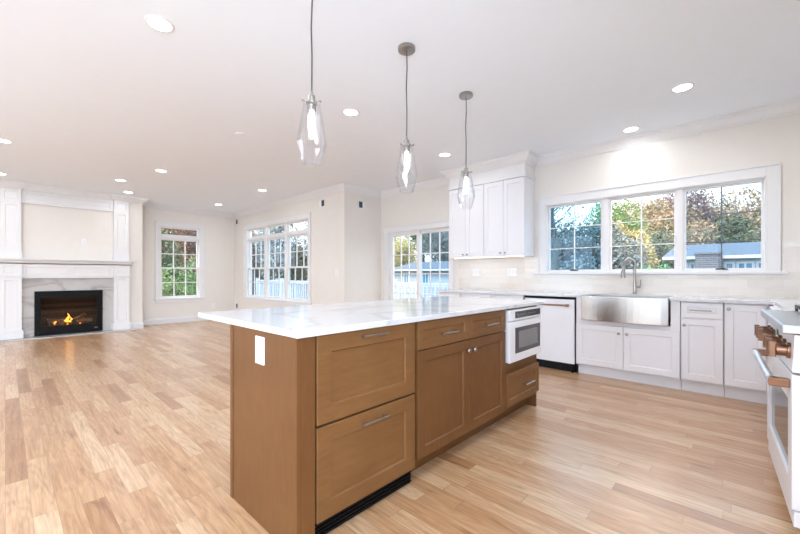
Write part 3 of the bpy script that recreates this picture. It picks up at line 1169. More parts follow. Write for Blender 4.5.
# faucet
e = empty('faucet', (-.955, 5.03, .914), 0, 'brushed nickel gooseneck faucet behind the steel sink', 'faucet')
m = MB()
m.disc_caps(m.lathe([(.028, 0), (.028, .006), (.022, .012), (.019, .05), (.0165, .14), (.0155, .15)], 20))
m.build('body', M['nickel'], e, smooth=True)
pts = [(0, 0, .14), (0, 0, .30)]
for k in range(0, 11):
    a = PI * k / 10
    pts.append((-.0 - .045 * (1 - math.cos(a)) * .9, -.075 * (1 - math.cos(a)), .32 + .095 * math.sin(a)))
tx, ty, tz = pts[-1]
MB().tube(pts, .0135, 14).build('spout', M['nickel'], e, smooth=True)
MB().tube([(tx, ty, tz + .005), (tx - .003, ty - .006, tz - .05), (tx - .006, ty - .01, tz - .125)], [.0155, .019, .025], 16).build('spray_head', M['nickel'], e, smooth=True)
m = MB().tube([(.012, 0, .085), (.055, 0, .085)], .013, 12)
m.tube([(.052, 0, .08), (.058, -.004, .125), (.060, -.006, .175)], [.007, .006, .005], 8)
m.build('lever', M['nickel'], e, smooth=True)

# ------------------------------------------------------------------ upper cabinets
for i, x0 in enumerate((-3.43, -2.808)):
    lab = ('white two-door upper cabinet on the left, next to the sliding door',
           'white two-door upper cabinet on the right, next to the sink window')[i]
    e = empty('upper_cabinet', (x0, 4.79, 1.405), 0, lab, 'cabinet')
    W = .618
    MB().box(0, W, .021, .329, 0, 1.07).build('body', M['cab'], e, bevel=.001)
    for a, b, kx in ((.002, W / 2 - .0015, W / 2 - .035), (W / 2 + .0015, W - .002, W / 2 + .035)):
        d = MB().shaker(a, b, .0, 1.065, 0, .02, .06).build('door', M['cab'], e)
        knob(d, kx, .045, mat='nickel')
# frieze board and crown above them
m = MB().box(-3.432, -2.186, 4.805, NORTH - .001, 2.477, H - .001)
m.box(-3.445, -2.172, 4.785, 4.805, 2.477, 2.497).box(-2.186, -2.172, 4.805, NORTH - .001, 2.477, 2.497).box(-3.445, -3.432, 4.805, NORTH - .001, 2.477, 2.497)
crown2 = [(0, -.002), (0, -.125), (.012, -.125), (.018, -.105), (.032, -.098), (.050, -.070), (.075, -.042), (.092, -.030), (.096, -.014), (.105, -.010), (.105, -.002)]
m.sweep([(-2.186, NORTH - .001), (-2.186, 4.805), (-3.432, 4.805), (-3.432, NORTH - .001)][::-1], [(-o_, u) for o_, u in crown2], H)
struct(m, 'trim_2', M['trim'])
# light strip under the upper cabinets
m = MB().box(-3.38, -2.24, 4.87, 4.89, 1.398, 1.4045)
o = m.build('light_strip', emit_mat('strip_lens', (1, .86, .68, 1), 2.0), None)
tag(o, 'thin lit strip light beneath the white upper cabinets', 'lamp')
area_light('strip_light', (-2.81, 4.885, 1.39), (0, 0, 0), 1.1, .02, UNDERCAB_W, (1.0, .84, .62))

# ------------------------------------------------------------------ outlets on the tile, wall plates
for x, lab, g in ((-3.13, 'white three-gang wall plate on the tile, nearer the sliding door', 3),
                  (-2.515, 'white three-gang wall plate on the tile, nearer the sink window', 3)):
    e = empty('wall_plate', (x, NORTH - .0085, 1.185), 0, lab, 'outlet')
    outlet_parts(e, .165, .115, g)
e = empty('light_switch', (-5.545, JOGY - .0005, 1.19), 0, 'small white switch plate on the cream wall right of the triple window', 'switch')
outlet_parts(e, .075, .12)
e = empty('outlet', (BRX + .0005, 1.055, 1.79), R(90), 'small white outlet plate on the cream wall above the mantel', 'outlet')
outlet_parts(e, .075, .12)
e = empty('outlet', (WEST + .0005, 3.65, .36), R(90), 'small white outlet plate low on the cream wall right of the west window', 'outlet')
outlet_parts(e, .075, .12)


def bracket_plate(loc, rz, w, hx, lab):
    e = empty('speaker_wall_plate', loc, rz, lab, 'wall plate')
    MB().box(-w / 2, w / 2, -.006, 0, -.065, .065).build('cover_plate', M['plastic'], e, bevel=.002)
    MB().box(hx - .042, hx + .042, -.009, -.0055, -.058, .058).build('opening', M['dark_hole'], e, bevel=.001)
    return e


bracket_plate((-6.02, JOGY - .0005, 2.53), 0, .17, .045, 'white wall plate with dark opening high on the wall right of the triple window')
bracket_plate((JOGX + .0005, 4.63, 2.47), R(90), .17, -.045, 'white wall plate with dark opening high on the short return wall')
bracket_plate((-9.85, JOGY - .0005, 2.55), 0, .10, 0, 'small dark wall plate near the ceiling in the far corner')
bracket_plate((-9.85, JOGY - .0005, .33), 0, .10, 0, 'small dark wall plate near the floor in the far corner')

# ------------------------------------------------------------------ range
RG = R(-90 + 3.0)
RX, RY = .100, 3.13
e = empty('range', (RX, RY, 0), RG, 'white range with copper knobs and bar handle at the right edge', 'range')
W = .905
D = .64
MB().box(0, W, .03, D, .09, .895).build('body', M['appliance'], e, bevel=.002)
MB().box(.02, W - .02, .06, D - .02, .0, .09).build('plinth', M['appliance'], e)
d = MB()
# oven door with window cut-out
dz0, dz1 = .165, .722
wx0, wx1, wz0, wz1 = .10, W - .10, .27, .60
d.box(.004, wx0, -.012, .028, dz0, dz1).box(wx1, W - .004, -.012, .028, dz0, dz1).box(wx0, wx1, -.012, .028, dz0, wz0).box(wx0, wx1, -.012, .028, wz1, dz1)
dd = d.build('oven_door', M['appliance'], e, bevel=.002)
MB().box(wx0, wx1, .0, .008, wz0, wz1).build('window', M['dark_glass'], dd)
hm = MB().tube([(.05, -.066, .678), (W - .05, -.066, .678)], .0165, 16)
hh = hm.build('handle', M['ledge_steel'], dd, smooth=True)
tag(hh, 'round satin steel bar')
for s in (.052, W - .052):
    MB().box(s - .020, s + .020, -.078, -.012, .660, .696).build('handle_bracket', M['copper'], hh, bevel=.004)
MB().box(.004, W - .004, -.006, .028, .095, .157).build('bottom_panel', M['appliance'], e, bevel=.002)
# control panel
m = MB()
m.extrude_profile([(.028, .732), (-.010, .732), (-.004, .888), (.028, .888)], (0.002, 0, 0), (W - .002, 0, 0), out=(0, 1, 0))
cp = m.build('control_panel', M['appliance'], e, bevel=.002)
for k, kx in enumerate((.09, .20, .31, .56, .69, .82)):
    m = MB()
    m.disc_caps(m.lathe([(.034, -.006), (.034, -.018), (.030, -.02)], 24, (kx, 0, .812), 'Y'))
    m.disc_caps(m.lathe([(.026, -.018), (.026, -.050), (.023, -.053)], 24, (kx, 0, .812), 'Y'))
    kk = m.build('knob', M['copper'], cp, smooth=True)
    MB().box(kx - .009, kx + .009, -.072, -.05, .780, .844).build('grip', M['copper'], kk, bevel=.002)
MB().box(.415, .455, -.0105, -.0085, .83, .87).build('sticker', M['sticker'], cp)
# top with bullnose ledge
m = MB().box(0, W, -.040, D, .890, .930)
m.build('cooktop', M['ledge_steel'], e, bevel=.006)
for k in range(3):
    gx0 = .03 + k * (W - .06) / 3
    gx1 = gx0 + (W - .06) / 3 - .008
    g = MB()
    for xx in (gx0, (gx0 + gx1) / 2 - .006, gx1 - .012):
        g.box(xx, xx + .012, .10, D - .06, .948, .968)
    for yy in (.10, .22, .335, .45, D - .072):
        g.box(gx0, gx1, yy, yy + .012, .948, .968)
    for xx in (gx0, gx1 - .012):
        for yy in (.10, D - .072):
            g.box(xx, xx + .012, yy, yy + .012, .9305, .95)
    g.build('grate', M['cast'], e, bevel=.002)
    for yy in (.20, .46):
        b = MB()
        b.disc_caps(b.lathe([(.05, .9305), (.05, .938), (.036, .940), (.034, .946)], 20, ((gx0 + gx1) / 2, yy, 0)))
        b.build('burner', M['black'], e, smooth=True)

# ------------------------------------------------------------------ fireplace
SF = BRX + .03    # face of the marble
PF = BRX + .12    # face of pilasters
m = MB()
m.box(BRX + .001, SF, .195, .362, .02, 1.095).box(BRX + .001, SF, 1.342, 1.515, .02, 1.095).box(BRX + .001, SF, .362, 1.342, .845, 1.095)
o = m.build('fireplace_surround', M['marble'], None, bevel=.001)
tag(o, 'grey veined marble slab framing the black firebox', 'fireplace surround')
o = MB().box(BRX + .001, -9.23, -.12, 1.875, 0, .019).build('hearth', M['marble'], None, bevel=.002)
tag(o, 'thin flush grey marble hearth slab on the floor before the fireplace', 'hearth')


def panel_board(mb, x0, x1, z0, z1, yf, th, rail=.045):
    mb.shaker(x0, x1, z0, z1, yf, th, rail, .010, .010)


mant = empty('fireplace_mantel', (BRX, 0, 0), R(90), 'white panelled mantel with a deep shelf around the marble surround', 'mantel')
# local x = world y, local -y = towards +x
for a, b in ((-.06, .20), (1.51, 1.77)):
    pl = MB()
    panel_board(pl, a, b, .16, 1.105, -.12, .119, .05)
    p = pl.build('pilaster', M['trim'], mant)
    MB().box(a - .022, b + .022, -.142, -.001, .0195, .145).box(a - .012, b + .012, -.132, -.001, .145, .160).build('plinth', M['trim'], p, bevel=.004)
    c = MB().box(a - .012, b + .012, -.134, -.001, 1.105, 1.122).box(a - .026, b + .026, -.150, -.001, 1.122, 1.140)
    panel_board(c, a - .006, b + .006, 1.140, 1.345, -.132, .131, .04)
    c.build('capital', M['trim'], p, bevel=.002)
f = MB()
mid = .855
f.box(.2065, 1.5035, -.085, -.001, 1.096, 1.34)
f.box(.2065, 1.5035, -.10, -.085, 1.086, 1.104)
panel_board(f, .2065, mid, 1.105, 1.34, -.10, .015, .05)
panel_board(f, mid, 1.5035, 1.105, 1.34, -.10, .015, .05)
f.build('frieze', M['trim'], mant)
s = MB()
prof = [(0, 0), (0, .014), (-.012, .022), (-.016, .04), (-.04, .06), (-.055, .066), (-.055, .076), (.12, .076), (.12, 0)]
path = [(-.066, -.001), (-.066, -.133), (.206, -.133), (.206, -.101), (1.504, -.101), (1.504, -.133), (1.776, -.133), (1.776, -.001)]
s.sweep(path, [(-max(o_, 0), u) if o_ > 0 else (-o_ * -1, u) for o_, u in [(0, 0), (0, .014), (-.012, .022), (-.016, .040), (-.040, .060), (-.052, .066), (-.052, .076), (0, .076)]], 1.3405)
s.build('cornice', M['trim'], mant)
MB().box(-.135, 1.845, -.215, -.001, 1.417, 1.446).build('shelf', M['trim'], mant, bevel=.006, seg=3)

# overmantel
om = empty('overmantel', (BRX, 0, 1.447), R(90), 'white panelled frame of pilasters and header on the wall above the mantel', 'overmantel')
for a, b in ((-.055, .195), (1.515, 1.765)):
    pl = MB()
    panel_board(pl, a, b, .125, .985, -.08, .079, .05)
    p = pl.build('pilaster', M['trim'], om)
    MB().box(a - .012, b + .012, -.092, -.001, 0, .11).box(a - .006, b + .006, -.086, -.001, .11, .125).build('plinth', M['trim'], p, bevel=.003)
    c = MB().box(a - .012, b + .012, -.094, -.001, .985, 1.0)
    panel_board(c, a, b, 1.0, 1.215, -.08, .079, .04)
    c.build('capital', M['trim'], p)
hd = MB()
panel_board(hd, .197, 1.513, .985, 1.215, -.045, .044, .05)
hd.build('header', M['trim'], om)
cr3 = [(0, -.002), (0, -.115), (.012, -.115), (.016, -.098), (.026, -.094), (.040, -.070), (.062, -.042), (.078, -.030), (.082, -.016), (.092, -.012), (.092, -.002)]
path = [(BRX + .0, 1.766), (BRX + .081, 1.766), (BRX + .081, 1.514), (BRX + .046, 1.514), (BRX + .046, .196), (BRX + .081, .196), (BRX + .081, -.056), (BRX, -.056)]
m = MB().sweep(path[::-1], [(-o_, u) for o_, u in cr3], H)
struct(m, 'trim_3', M['trim'])

# gas insert
fi = empty('fireplace_insert', (SF, .362, 0), R(90), 'black gas fireplace insert with burning logs behind glass', 'fireplace')
W = .98
m = MB()
m.box(.002, .05, -.022, .03, .03, .842).box(W - .05, W - .002, -.022, .03, .03, .842).box(.05, W - .05, -.022, .03, .785, .842).box(.05, W - .05, -.022, .03, .03, .075)
m.build('frame', M['black'], fi, bevel=.003)
m = MB().box(.052, W - .052, -.008, .01, .077, .175).box(.052, W - .052, -.008, .01, .715, .783)
m.box(.052, .082, -.008, .01, .175, .715).box(W - .082, W - .052, -.008, .01, .175, .715)
m.build('inner_frame', M['black'], fi, bevel=.002)
MB().box(.08, W - .08, .0, .004, .174, .716).build('glass_front', M['fire_glass'], fi)
m = MB()
m.box(.05, W - .05, .40, .42, .1, .80).box(.03, .05, .012, .42, .1, .80).box(W - .05, W - .03, .012, .42, .1, .80).box(.05, W - .05, .012, .40, .78, .80).box(.05, W - .05, .012, .40, .1, .16)
m.build('firebox', M['liner'], fi)
m = MB().box(.15, W - .15, .10, .30, .16, .185)
m.build('burner_tray', M['black'], fi)
random.seed(4)


def rough_tube(pts, r, seg=9):
    mb = MB()
    n = 9
    P = []
    rr = []
    a, b = Vector(pts[0]), Vector(pts[1])
    for i in range(n + 1):
        t = i / n
        p = a.lerp(b, t) + Vector((random.uniform(-1, 1), random.uniform(-1, 1), random.uniform(-1, 1))) * r * .12
        P.append(p)
        rr.append(r * random.uniform(.85, 1.12) * (.8 if i in (0, n) else 1))
    mb.tube(P, rr, seg)
    return mb


for a, b, r in (((.17, .20, .26), (.34, .16, .235), .055), ((.30, .27, .245), (.72, .27, .25), .05), ((.52, .16, .24), (.74, .20, .37), .032),
                ((.60, .18, .235), (.84, .15, .24), .045), ((.38, .13, .21), (.55, .12, .205), .022)):
    rough_tube((a, b), r).build('log', M['log'], fi, smooth=True)
for cx, cy, hh_, rr_ in ((.475, .17, .19, .027), (.44, .15, .10, .020), (.515, .16, .12, .020), (.285, .12, .06, .020)):
    m = MB()
    seg = 10
    prof = []
    for i in range(9):
        t = i / 8
        prof.append((rr_ * (math.sin(PI * (t * .85 + .12)) ** .9) * (1 - t * .6) + .001, hh_ * t))
    rg = m.lathe(prof, seg, (cx, cy, .215))
    for ring_i, ring in enumerate(rg):
        for v in ring:
            v.co.x += .012 * math.sin(ring_i * 1.1 + cx * 30)
            v.co.y += .008 * math.cos(ring_i * .9)
    m.disc_caps(rg)
    m.build('flame', M['flame'], fi, smooth=True)
for k in range(16):
    x = .2 + k * .037
    m = MB()
    bmesh.ops.create_icosphere(m.bm, subdivisions=1, radius=random.uniform(.010, .018), matrix=Matrix.Translation((x, random.uniform(.09, .13), .197)))
    m.build('ember', M['ember'] if k % 5 == 2 else M['log'], fi)
MB().box(W - .13, W - .075, -.0095, -.0075, .095, .112).build('badge', M['nickel'], fi)
fl = bpy.data.lights.new('fire_glow', 'POINT')
fl.energy = 0.9
fl.color = (1, .6, .3)
fl.shadow_soft_size = .05
fo = bpy.data.objects.new('fire_glow', fl)
fo.location = (SF - .10, .362 + .5, .50)
COL.objects.link(fo)

# ------------------------------------------------------------------ recessed ceiling lights
spots = [(-2.80, .69, 'large recessed ceiling light at the upper left of the photo'),
         (-2.91, 2.38, 'recessed ceiling light just right of the nearest pendant'),
         (-3.00, 4.09, 'recessed ceiling light before the upper cabinets, between the two farther pendants'),
         (-.41, 4.05, 'recessed ceiling light above the right part of the sink window'),
         (-.95, 4.81, 'recessed ceiling light close to the window wall above the sink'),
         (-6.62, -.02, 'recessed ceiling light at the left photo edge, the higher of two there'),
         (-8.78, -.06, 'recessed ceiling light at the left photo edge above the fireplace pilaster'),
         (-7.88, 1.36, 'recessed ceiling light left of centre before the overmantel, second from the fireplace'),
         (-8.90, 1.66, 'recessed ceiling light closest to the right end of the overmantel'),
         (-6.70, 1.67, 'recessed ceiling light in mid living room, farther from the fireplace than two others'),
         (-6.81, 3.39, 'recessed ceiling light in front of the triple window'),
         (-8.94, 3.38, 'recessed ceiling light nearest the far corner of the living room')]
hidden = [(-.45, 2.25), (-.45, .5), (-2.85, -1.2), (-4.7, -1.4), (-6.7, -1.8), (-8.8, -1.8)]
proto = None
for i, sp_ in enumerate(spots + [(a, b, None) for a, b in hidden]):
    x, y, lab = sp_
    if lab:
        if proto is None:
            e = empty('recessed_light', (x, y, H), 0)
            m = MB()
            m.disc_caps(m.lathe([(.066, -.0005), (.066, -.005), (.060, -.0062)], 32))
            m.build('lens', M['lens'], e)
            m = MB()
            rg = m.lathe([(.067, -.0005), (.067, -.006), (.072, -.009), (.080, -.008), (.086, -.002), (.086, -.0005)], 32)
            m.build('trim_ring', M['trim'], e, smooth=True)
            proto = e
        else:
            e = copy_tree(proto)
            e.location = (x, y, H)
        tag(e, lab, 'ceiling light', 'recessed ceiling lights')
    area_light('downlight', (x, y, H - .012), (0, 0, 0), .13, .13, DOWNLIGHT_W * (.5 if y > 4.5 else .7 if x < -2.95 and y > 4 else .5 if x < -6 else 1.15), DOWNLIGHT_COL, 165, 'DISK')

m = MB()
m.disc_caps(m.lathe([(.055, -.0005), (.055, -.008), (.048, -.011)], 28, (-4.30, 1.87, H)))
o = m.build('ceiling_cap', M['ceiling'], None, smooth=True)
tag(o, 'flat unlit white round cap on the ceiling left of the nearest pendant', 'ceiling plate')

# ------------------------------------------------------------------ pendants
labs = ['faceted clear glass pendant lamp nearest the camera, its ceiling mount out of view',
        'faceted clear glass pendant lamp in the middle of the three',
        'faceted clear glass pendant lamp farthest of the three, before the upper cabinets']
proto = None
for i, (px_, y) in enumerate(((-1.722, 1.137), (-1.79, 1.98), (-1.86, 2.86))):
    if proto is None:
        e = empty('pendant_lamp', (px_, y, H), 0)
        m = MB()
        m.disc_caps(m.lathe([(.060, -.0005), (.062, -.004), (.062, -.024), (.058, -.028), (.014, -.030)], 32))
        m.build('canopy', M['nickel'], e, smooth=True)
        MB().tube([(0, 0, -.028), (.003, .001, -.15), (-.002, -.002, -.30), (.002, 0, -.45), (0, 0, -.655)], .0042, 8).build('cord', M['cord'], e, smooth=True)
        m = MB()
        m.disc_caps(m.lathe([(.008, -.650), (.010, -.668), (.019, -.672), (.021, -.700), (.030, -.704), (.031, -.716), (.024, -.722), (.022, -.755)], 24))
        so = m.build('socket', M['nickel'], e, smooth=True)
        m = MB()
        for k in range(3):
            a = 2 * PI * k / 3 + .4
            m.tube([(.026 * math.cos(a), .026 * math.sin(a), -.711), (.052 * math.cos(a), .052 * math.sin(a), -.711)], .0035, 8)
            m.tube([(.048 * math.cos(a), .048 * math.sin(a), -.711), (.056 * math.cos(a), .056 * math.sin(a), -.711)], .0065, 8)
        m.build('thumb_screw', M['nickel'], so, smooth=True)
        m = MB()
        prof = [(.045, -.704), (.050, -.742), (.083, -.930), (.048, -1.046)]
        tw = [0, 0, .5, 0]
        rg = m.lathe(prof, 8, (0, 0, 0), twist=tw)
        prof2 = [(.045, -1.043), (.0805, -.930), (.0475, -.743), (.0425, -.706)]
        rg2 = m.lathe(prof2, 8, (0, 0, 0), twist=[0, .5, 0, 0])
        for k in range(8):
            kk = (k + 1) % 8
            m.face([rg[3][k], rg[3][kk], rg2[0][kk], rg2[0][k]])
            m.face([rg[0][k], rg[0][kk], rg2[3][kk], rg2[3][k]])
        bmesh.ops.triangulate(m.bm, faces=m.bm.faces[:])
        m.build('glass_shade', M['shade_glass'], e)
        m = MB()
        m.disc_caps(m.lathe([(.010, -.750), (.013, -.765), (.017, -.80), (.018, -.84), (.015, -.88), (.008, -.90), (.003, -.906)], 16))
        m.build('bulb', M['bulb'], e, smooth=True)
        proto = e
    else:
        e = copy_tree(proto)
        e.location = (px_, y, H)
    tag(e, labs[i], 'pendant lamp', 'three glass pendants over the island')

# ------------------------------------------------------------------ outside
m = MB()
GX, GY = (-90, 60), (-40, 95)
nx = 40
vs = [[None] * (nx + 1) for _ in range(nx + 1)]
for i in range(nx + 1):
    for j in range(nx + 1):
        x = GX[0] + (GX[1] - GX[0]) * i / nx
        y = GY[0] + (GY[1] - GY[0]) * j / nx
        r = max(abs(x + 4), abs(y - 1))
        far = max(0, min(1, (r - 26) / 26.0))
        far = far * far * (3 - 2 * far)
        z = -1.45 + far * 4.2 + .12 * math.sin(x * .35) * math.cos(y * .3)
        vs[i][j] = m.bm.verts.new((x, y, z))
for i in range(nx):
    for j in range(nx):
        m.face([vs[i][j], vs[i + 1][j], vs[i + 1][j + 1], vs[i][j + 1]])
g = m.build('ground', M['grass'], None, smooth=True, kind='structure')

# foundation under the house so nothing hovers
struct(MB().prism([(WEST - .1, SOUTH - .1), (EAST + .1, SOUTH - .1), (EAST + .1, NORTH + .1), (JOGX - .1, NORTH + .1), (JOGX - .1, JOGY + .1), (WEST - .1, JOGY + .1)], -1.7, -.101), 'foundation', M['ceiling'])
struct(MB().box(-15.0, -2.95, NORTH + .16, 7.35, -.14, -.05).box(-15.0, JOGX - .16, JOGY + .16, NORTH + .16, -.14, -.05), 'deck', M['deck'])
m = MB()
for x in (-14.8, -12, -9, -6, -3.2):
    m.box(x, x + .14, 7.0, 7.14, -1.7, -.14)
struct(m, 'deck_footing', M['deck'])
rail = empty('deck_railing', (-15, 7.25, -.05), 0, 'white baluster railing along the deck outside the sliding door and triple window', 'railing')
MB().box(0, 12, -.035, .035, .955, .995).box(0, 12, -.02, .02, .90, .955).build('top_rail', M['rail'], rail)
MB().box(0, 12, -.02, .02, .08, .13).build('bottom_rail', M['rail'], rail)
for k in range(7):
    x = k * 2.0
    MB().box(x - .055, x + .055, -.055, .055, 0, 1.06).box(x - .065, x + .065, -.065, .065, 1.06, 1.08).build('post', M['rail'], rail)
bal = MB()
k = 0
x = .15
proto_b = None
while x < 12:
    if abs((x % 2.0)) > .08 and abs((x % 2.0) - 2) > .08:
        if proto_b is None:
            proto_b = MB().box(-.017, .017, -.017, .017, .13, .90).build('baluster', M['rail'], rail)
            proto_b.location = (x, 0, 0)
        else:
            b = proto_b.copy()
            COL.objects.link(b)
            b.location = (x, 0, 0)
    x += .125


def ground_z(x, y):
    r = max(abs(x + 4), abs(y - 1))
    far = max(0, min(1, (r - 26) / 26.0))
    far = far * far * (3 - 2 * far)
    return -1.45 + far * 4.2 + .12 * math.sin(x * .35) * math.cos(y * .3)


def make_tree(x, y, h, cr, ch, mat, label, n=2600, leaf=.13, bare=False, seed=0, cat='tree', lean=0.0):
    """h: total height above ground, cr/ch: crown radius and height"""
    rnd = random.Random(seed)
    gz = ground_z(x, y)
    e = empty('tree' if cat == 'tree' else 'shrub', (x, y, gz - .05), 0, label, cat, 'trees outside' if cat == 'tree' else 'shrubs outside')
    tk = MB()
    top = h * (.95 if bare else .8)
    r0 = .045 * h * .5 + .02 if cat == 'tree' else .03
    pts = []
    rs = []
    for i in range(7):
        t = i / 6
        pts.append((math.sin(i * 1.7 + seed) * .06 * h * .2 + lean * t, math.cos(i * 1.3 + seed) * .05 * h * .2, top * t))
        rs.append(r0 * (1 - t * .8))
    tk.tube(pts, rs, 7)
    nb = 34 if bare else 12
    for k in range(nb):
        t = rnd.uniform(.25 if bare else .35, .95)
        base_ = Vector(pts[int(t * 6)]).lerp(Vector(pts[min(6, int(t * 6) + 1)]), (t * 6) % 1)
        a = rnd.uniform(0, 2 * PI)
        L = cr * rnd.uniform(.5, 1.05) * (1.15 - t * .5)
        p1 = base_ + Vector((math.cos(a) * L * .5, math.sin(a) * L * .5, L * .35))
        p2 = p1 + Vector((math.cos(a + .3) * L * .5, math.sin(a + .3) * L * .5, L * .5))
        rb = r0 * .38 * (1.1 - t)
        tk.tube([base_, p1, p2], [rb, rb * .6, rb * .15], 5)
        if bare:
            for q in range(5):
                s0 = base_.lerp(p2, rnd.uniform(.3, .9))
                a2 = a + rnd.uniform(-1.2, 1.2)
                tk.tube([s0, s0 + Vector((math.cos(a2) * L * .35, math.sin(a2) * L * .35, L * rnd.uniform(.15, .45)))], [rb * .35, rb * .08], 4)
    tk.build('trunk', M['bark'], e)
    # crown: clumps of leaf blades
    clumps = []
    for k in range(18):
        while True:
            p = Vector((rnd.uniform(-1, 1), rnd.uniform(-1, 1), rnd.uniform(-1, 1)))
            if p.length < 1:
                break
        clumps.append((p, rnd.uniform(.3, .52)))
    cz = h - ch / 2
    V, F = [], []
    n = int(n * 3.2)
    leaf *= .58
    for k in range(n):
        c, rr = clumps[k % 18]
        d = Vector((rnd.gauss(0, 1), rnd.gauss(0, 1), rnd.gauss(0, 1)))
        d.normalize()
        q = c * .72 + d * rr * rnd.uniform(.55, 1.0)
        pos = Vector((q.x * cr + lean, q.y * cr, cz + q.z * ch / 2))
        if pos.z < .1:
            pos.z = rnd.uniform(.1, .5)
        u = Vector((rnd.gauss(0, 1), rnd.gauss(0, 1), rnd.gauss(0, 1))).normalized()
        v = u.cross(Vector((rnd.gauss(0, 1), rnd.gauss(0, 1), rnd.gauss(0, 1)))).normalized()
        sz = leaf * rnd.uniform(.6, 1.2)
        b4 = len(V)
        V += [pos - u * sz, pos + v * sz * .6, pos + u * sz, pos - v * sz * .6]
        F.append((b4, b4 + 1, b4 + 2, b4 + 3))
    me = bpy.data.meshes.new('foliage')
    me.from_pydata(V, [], F)
    me.materials.append(mat)
    o = bpy.data.objects.new('foliage', me)
    COL.objects.link(o)
    o.parent = e
    return e


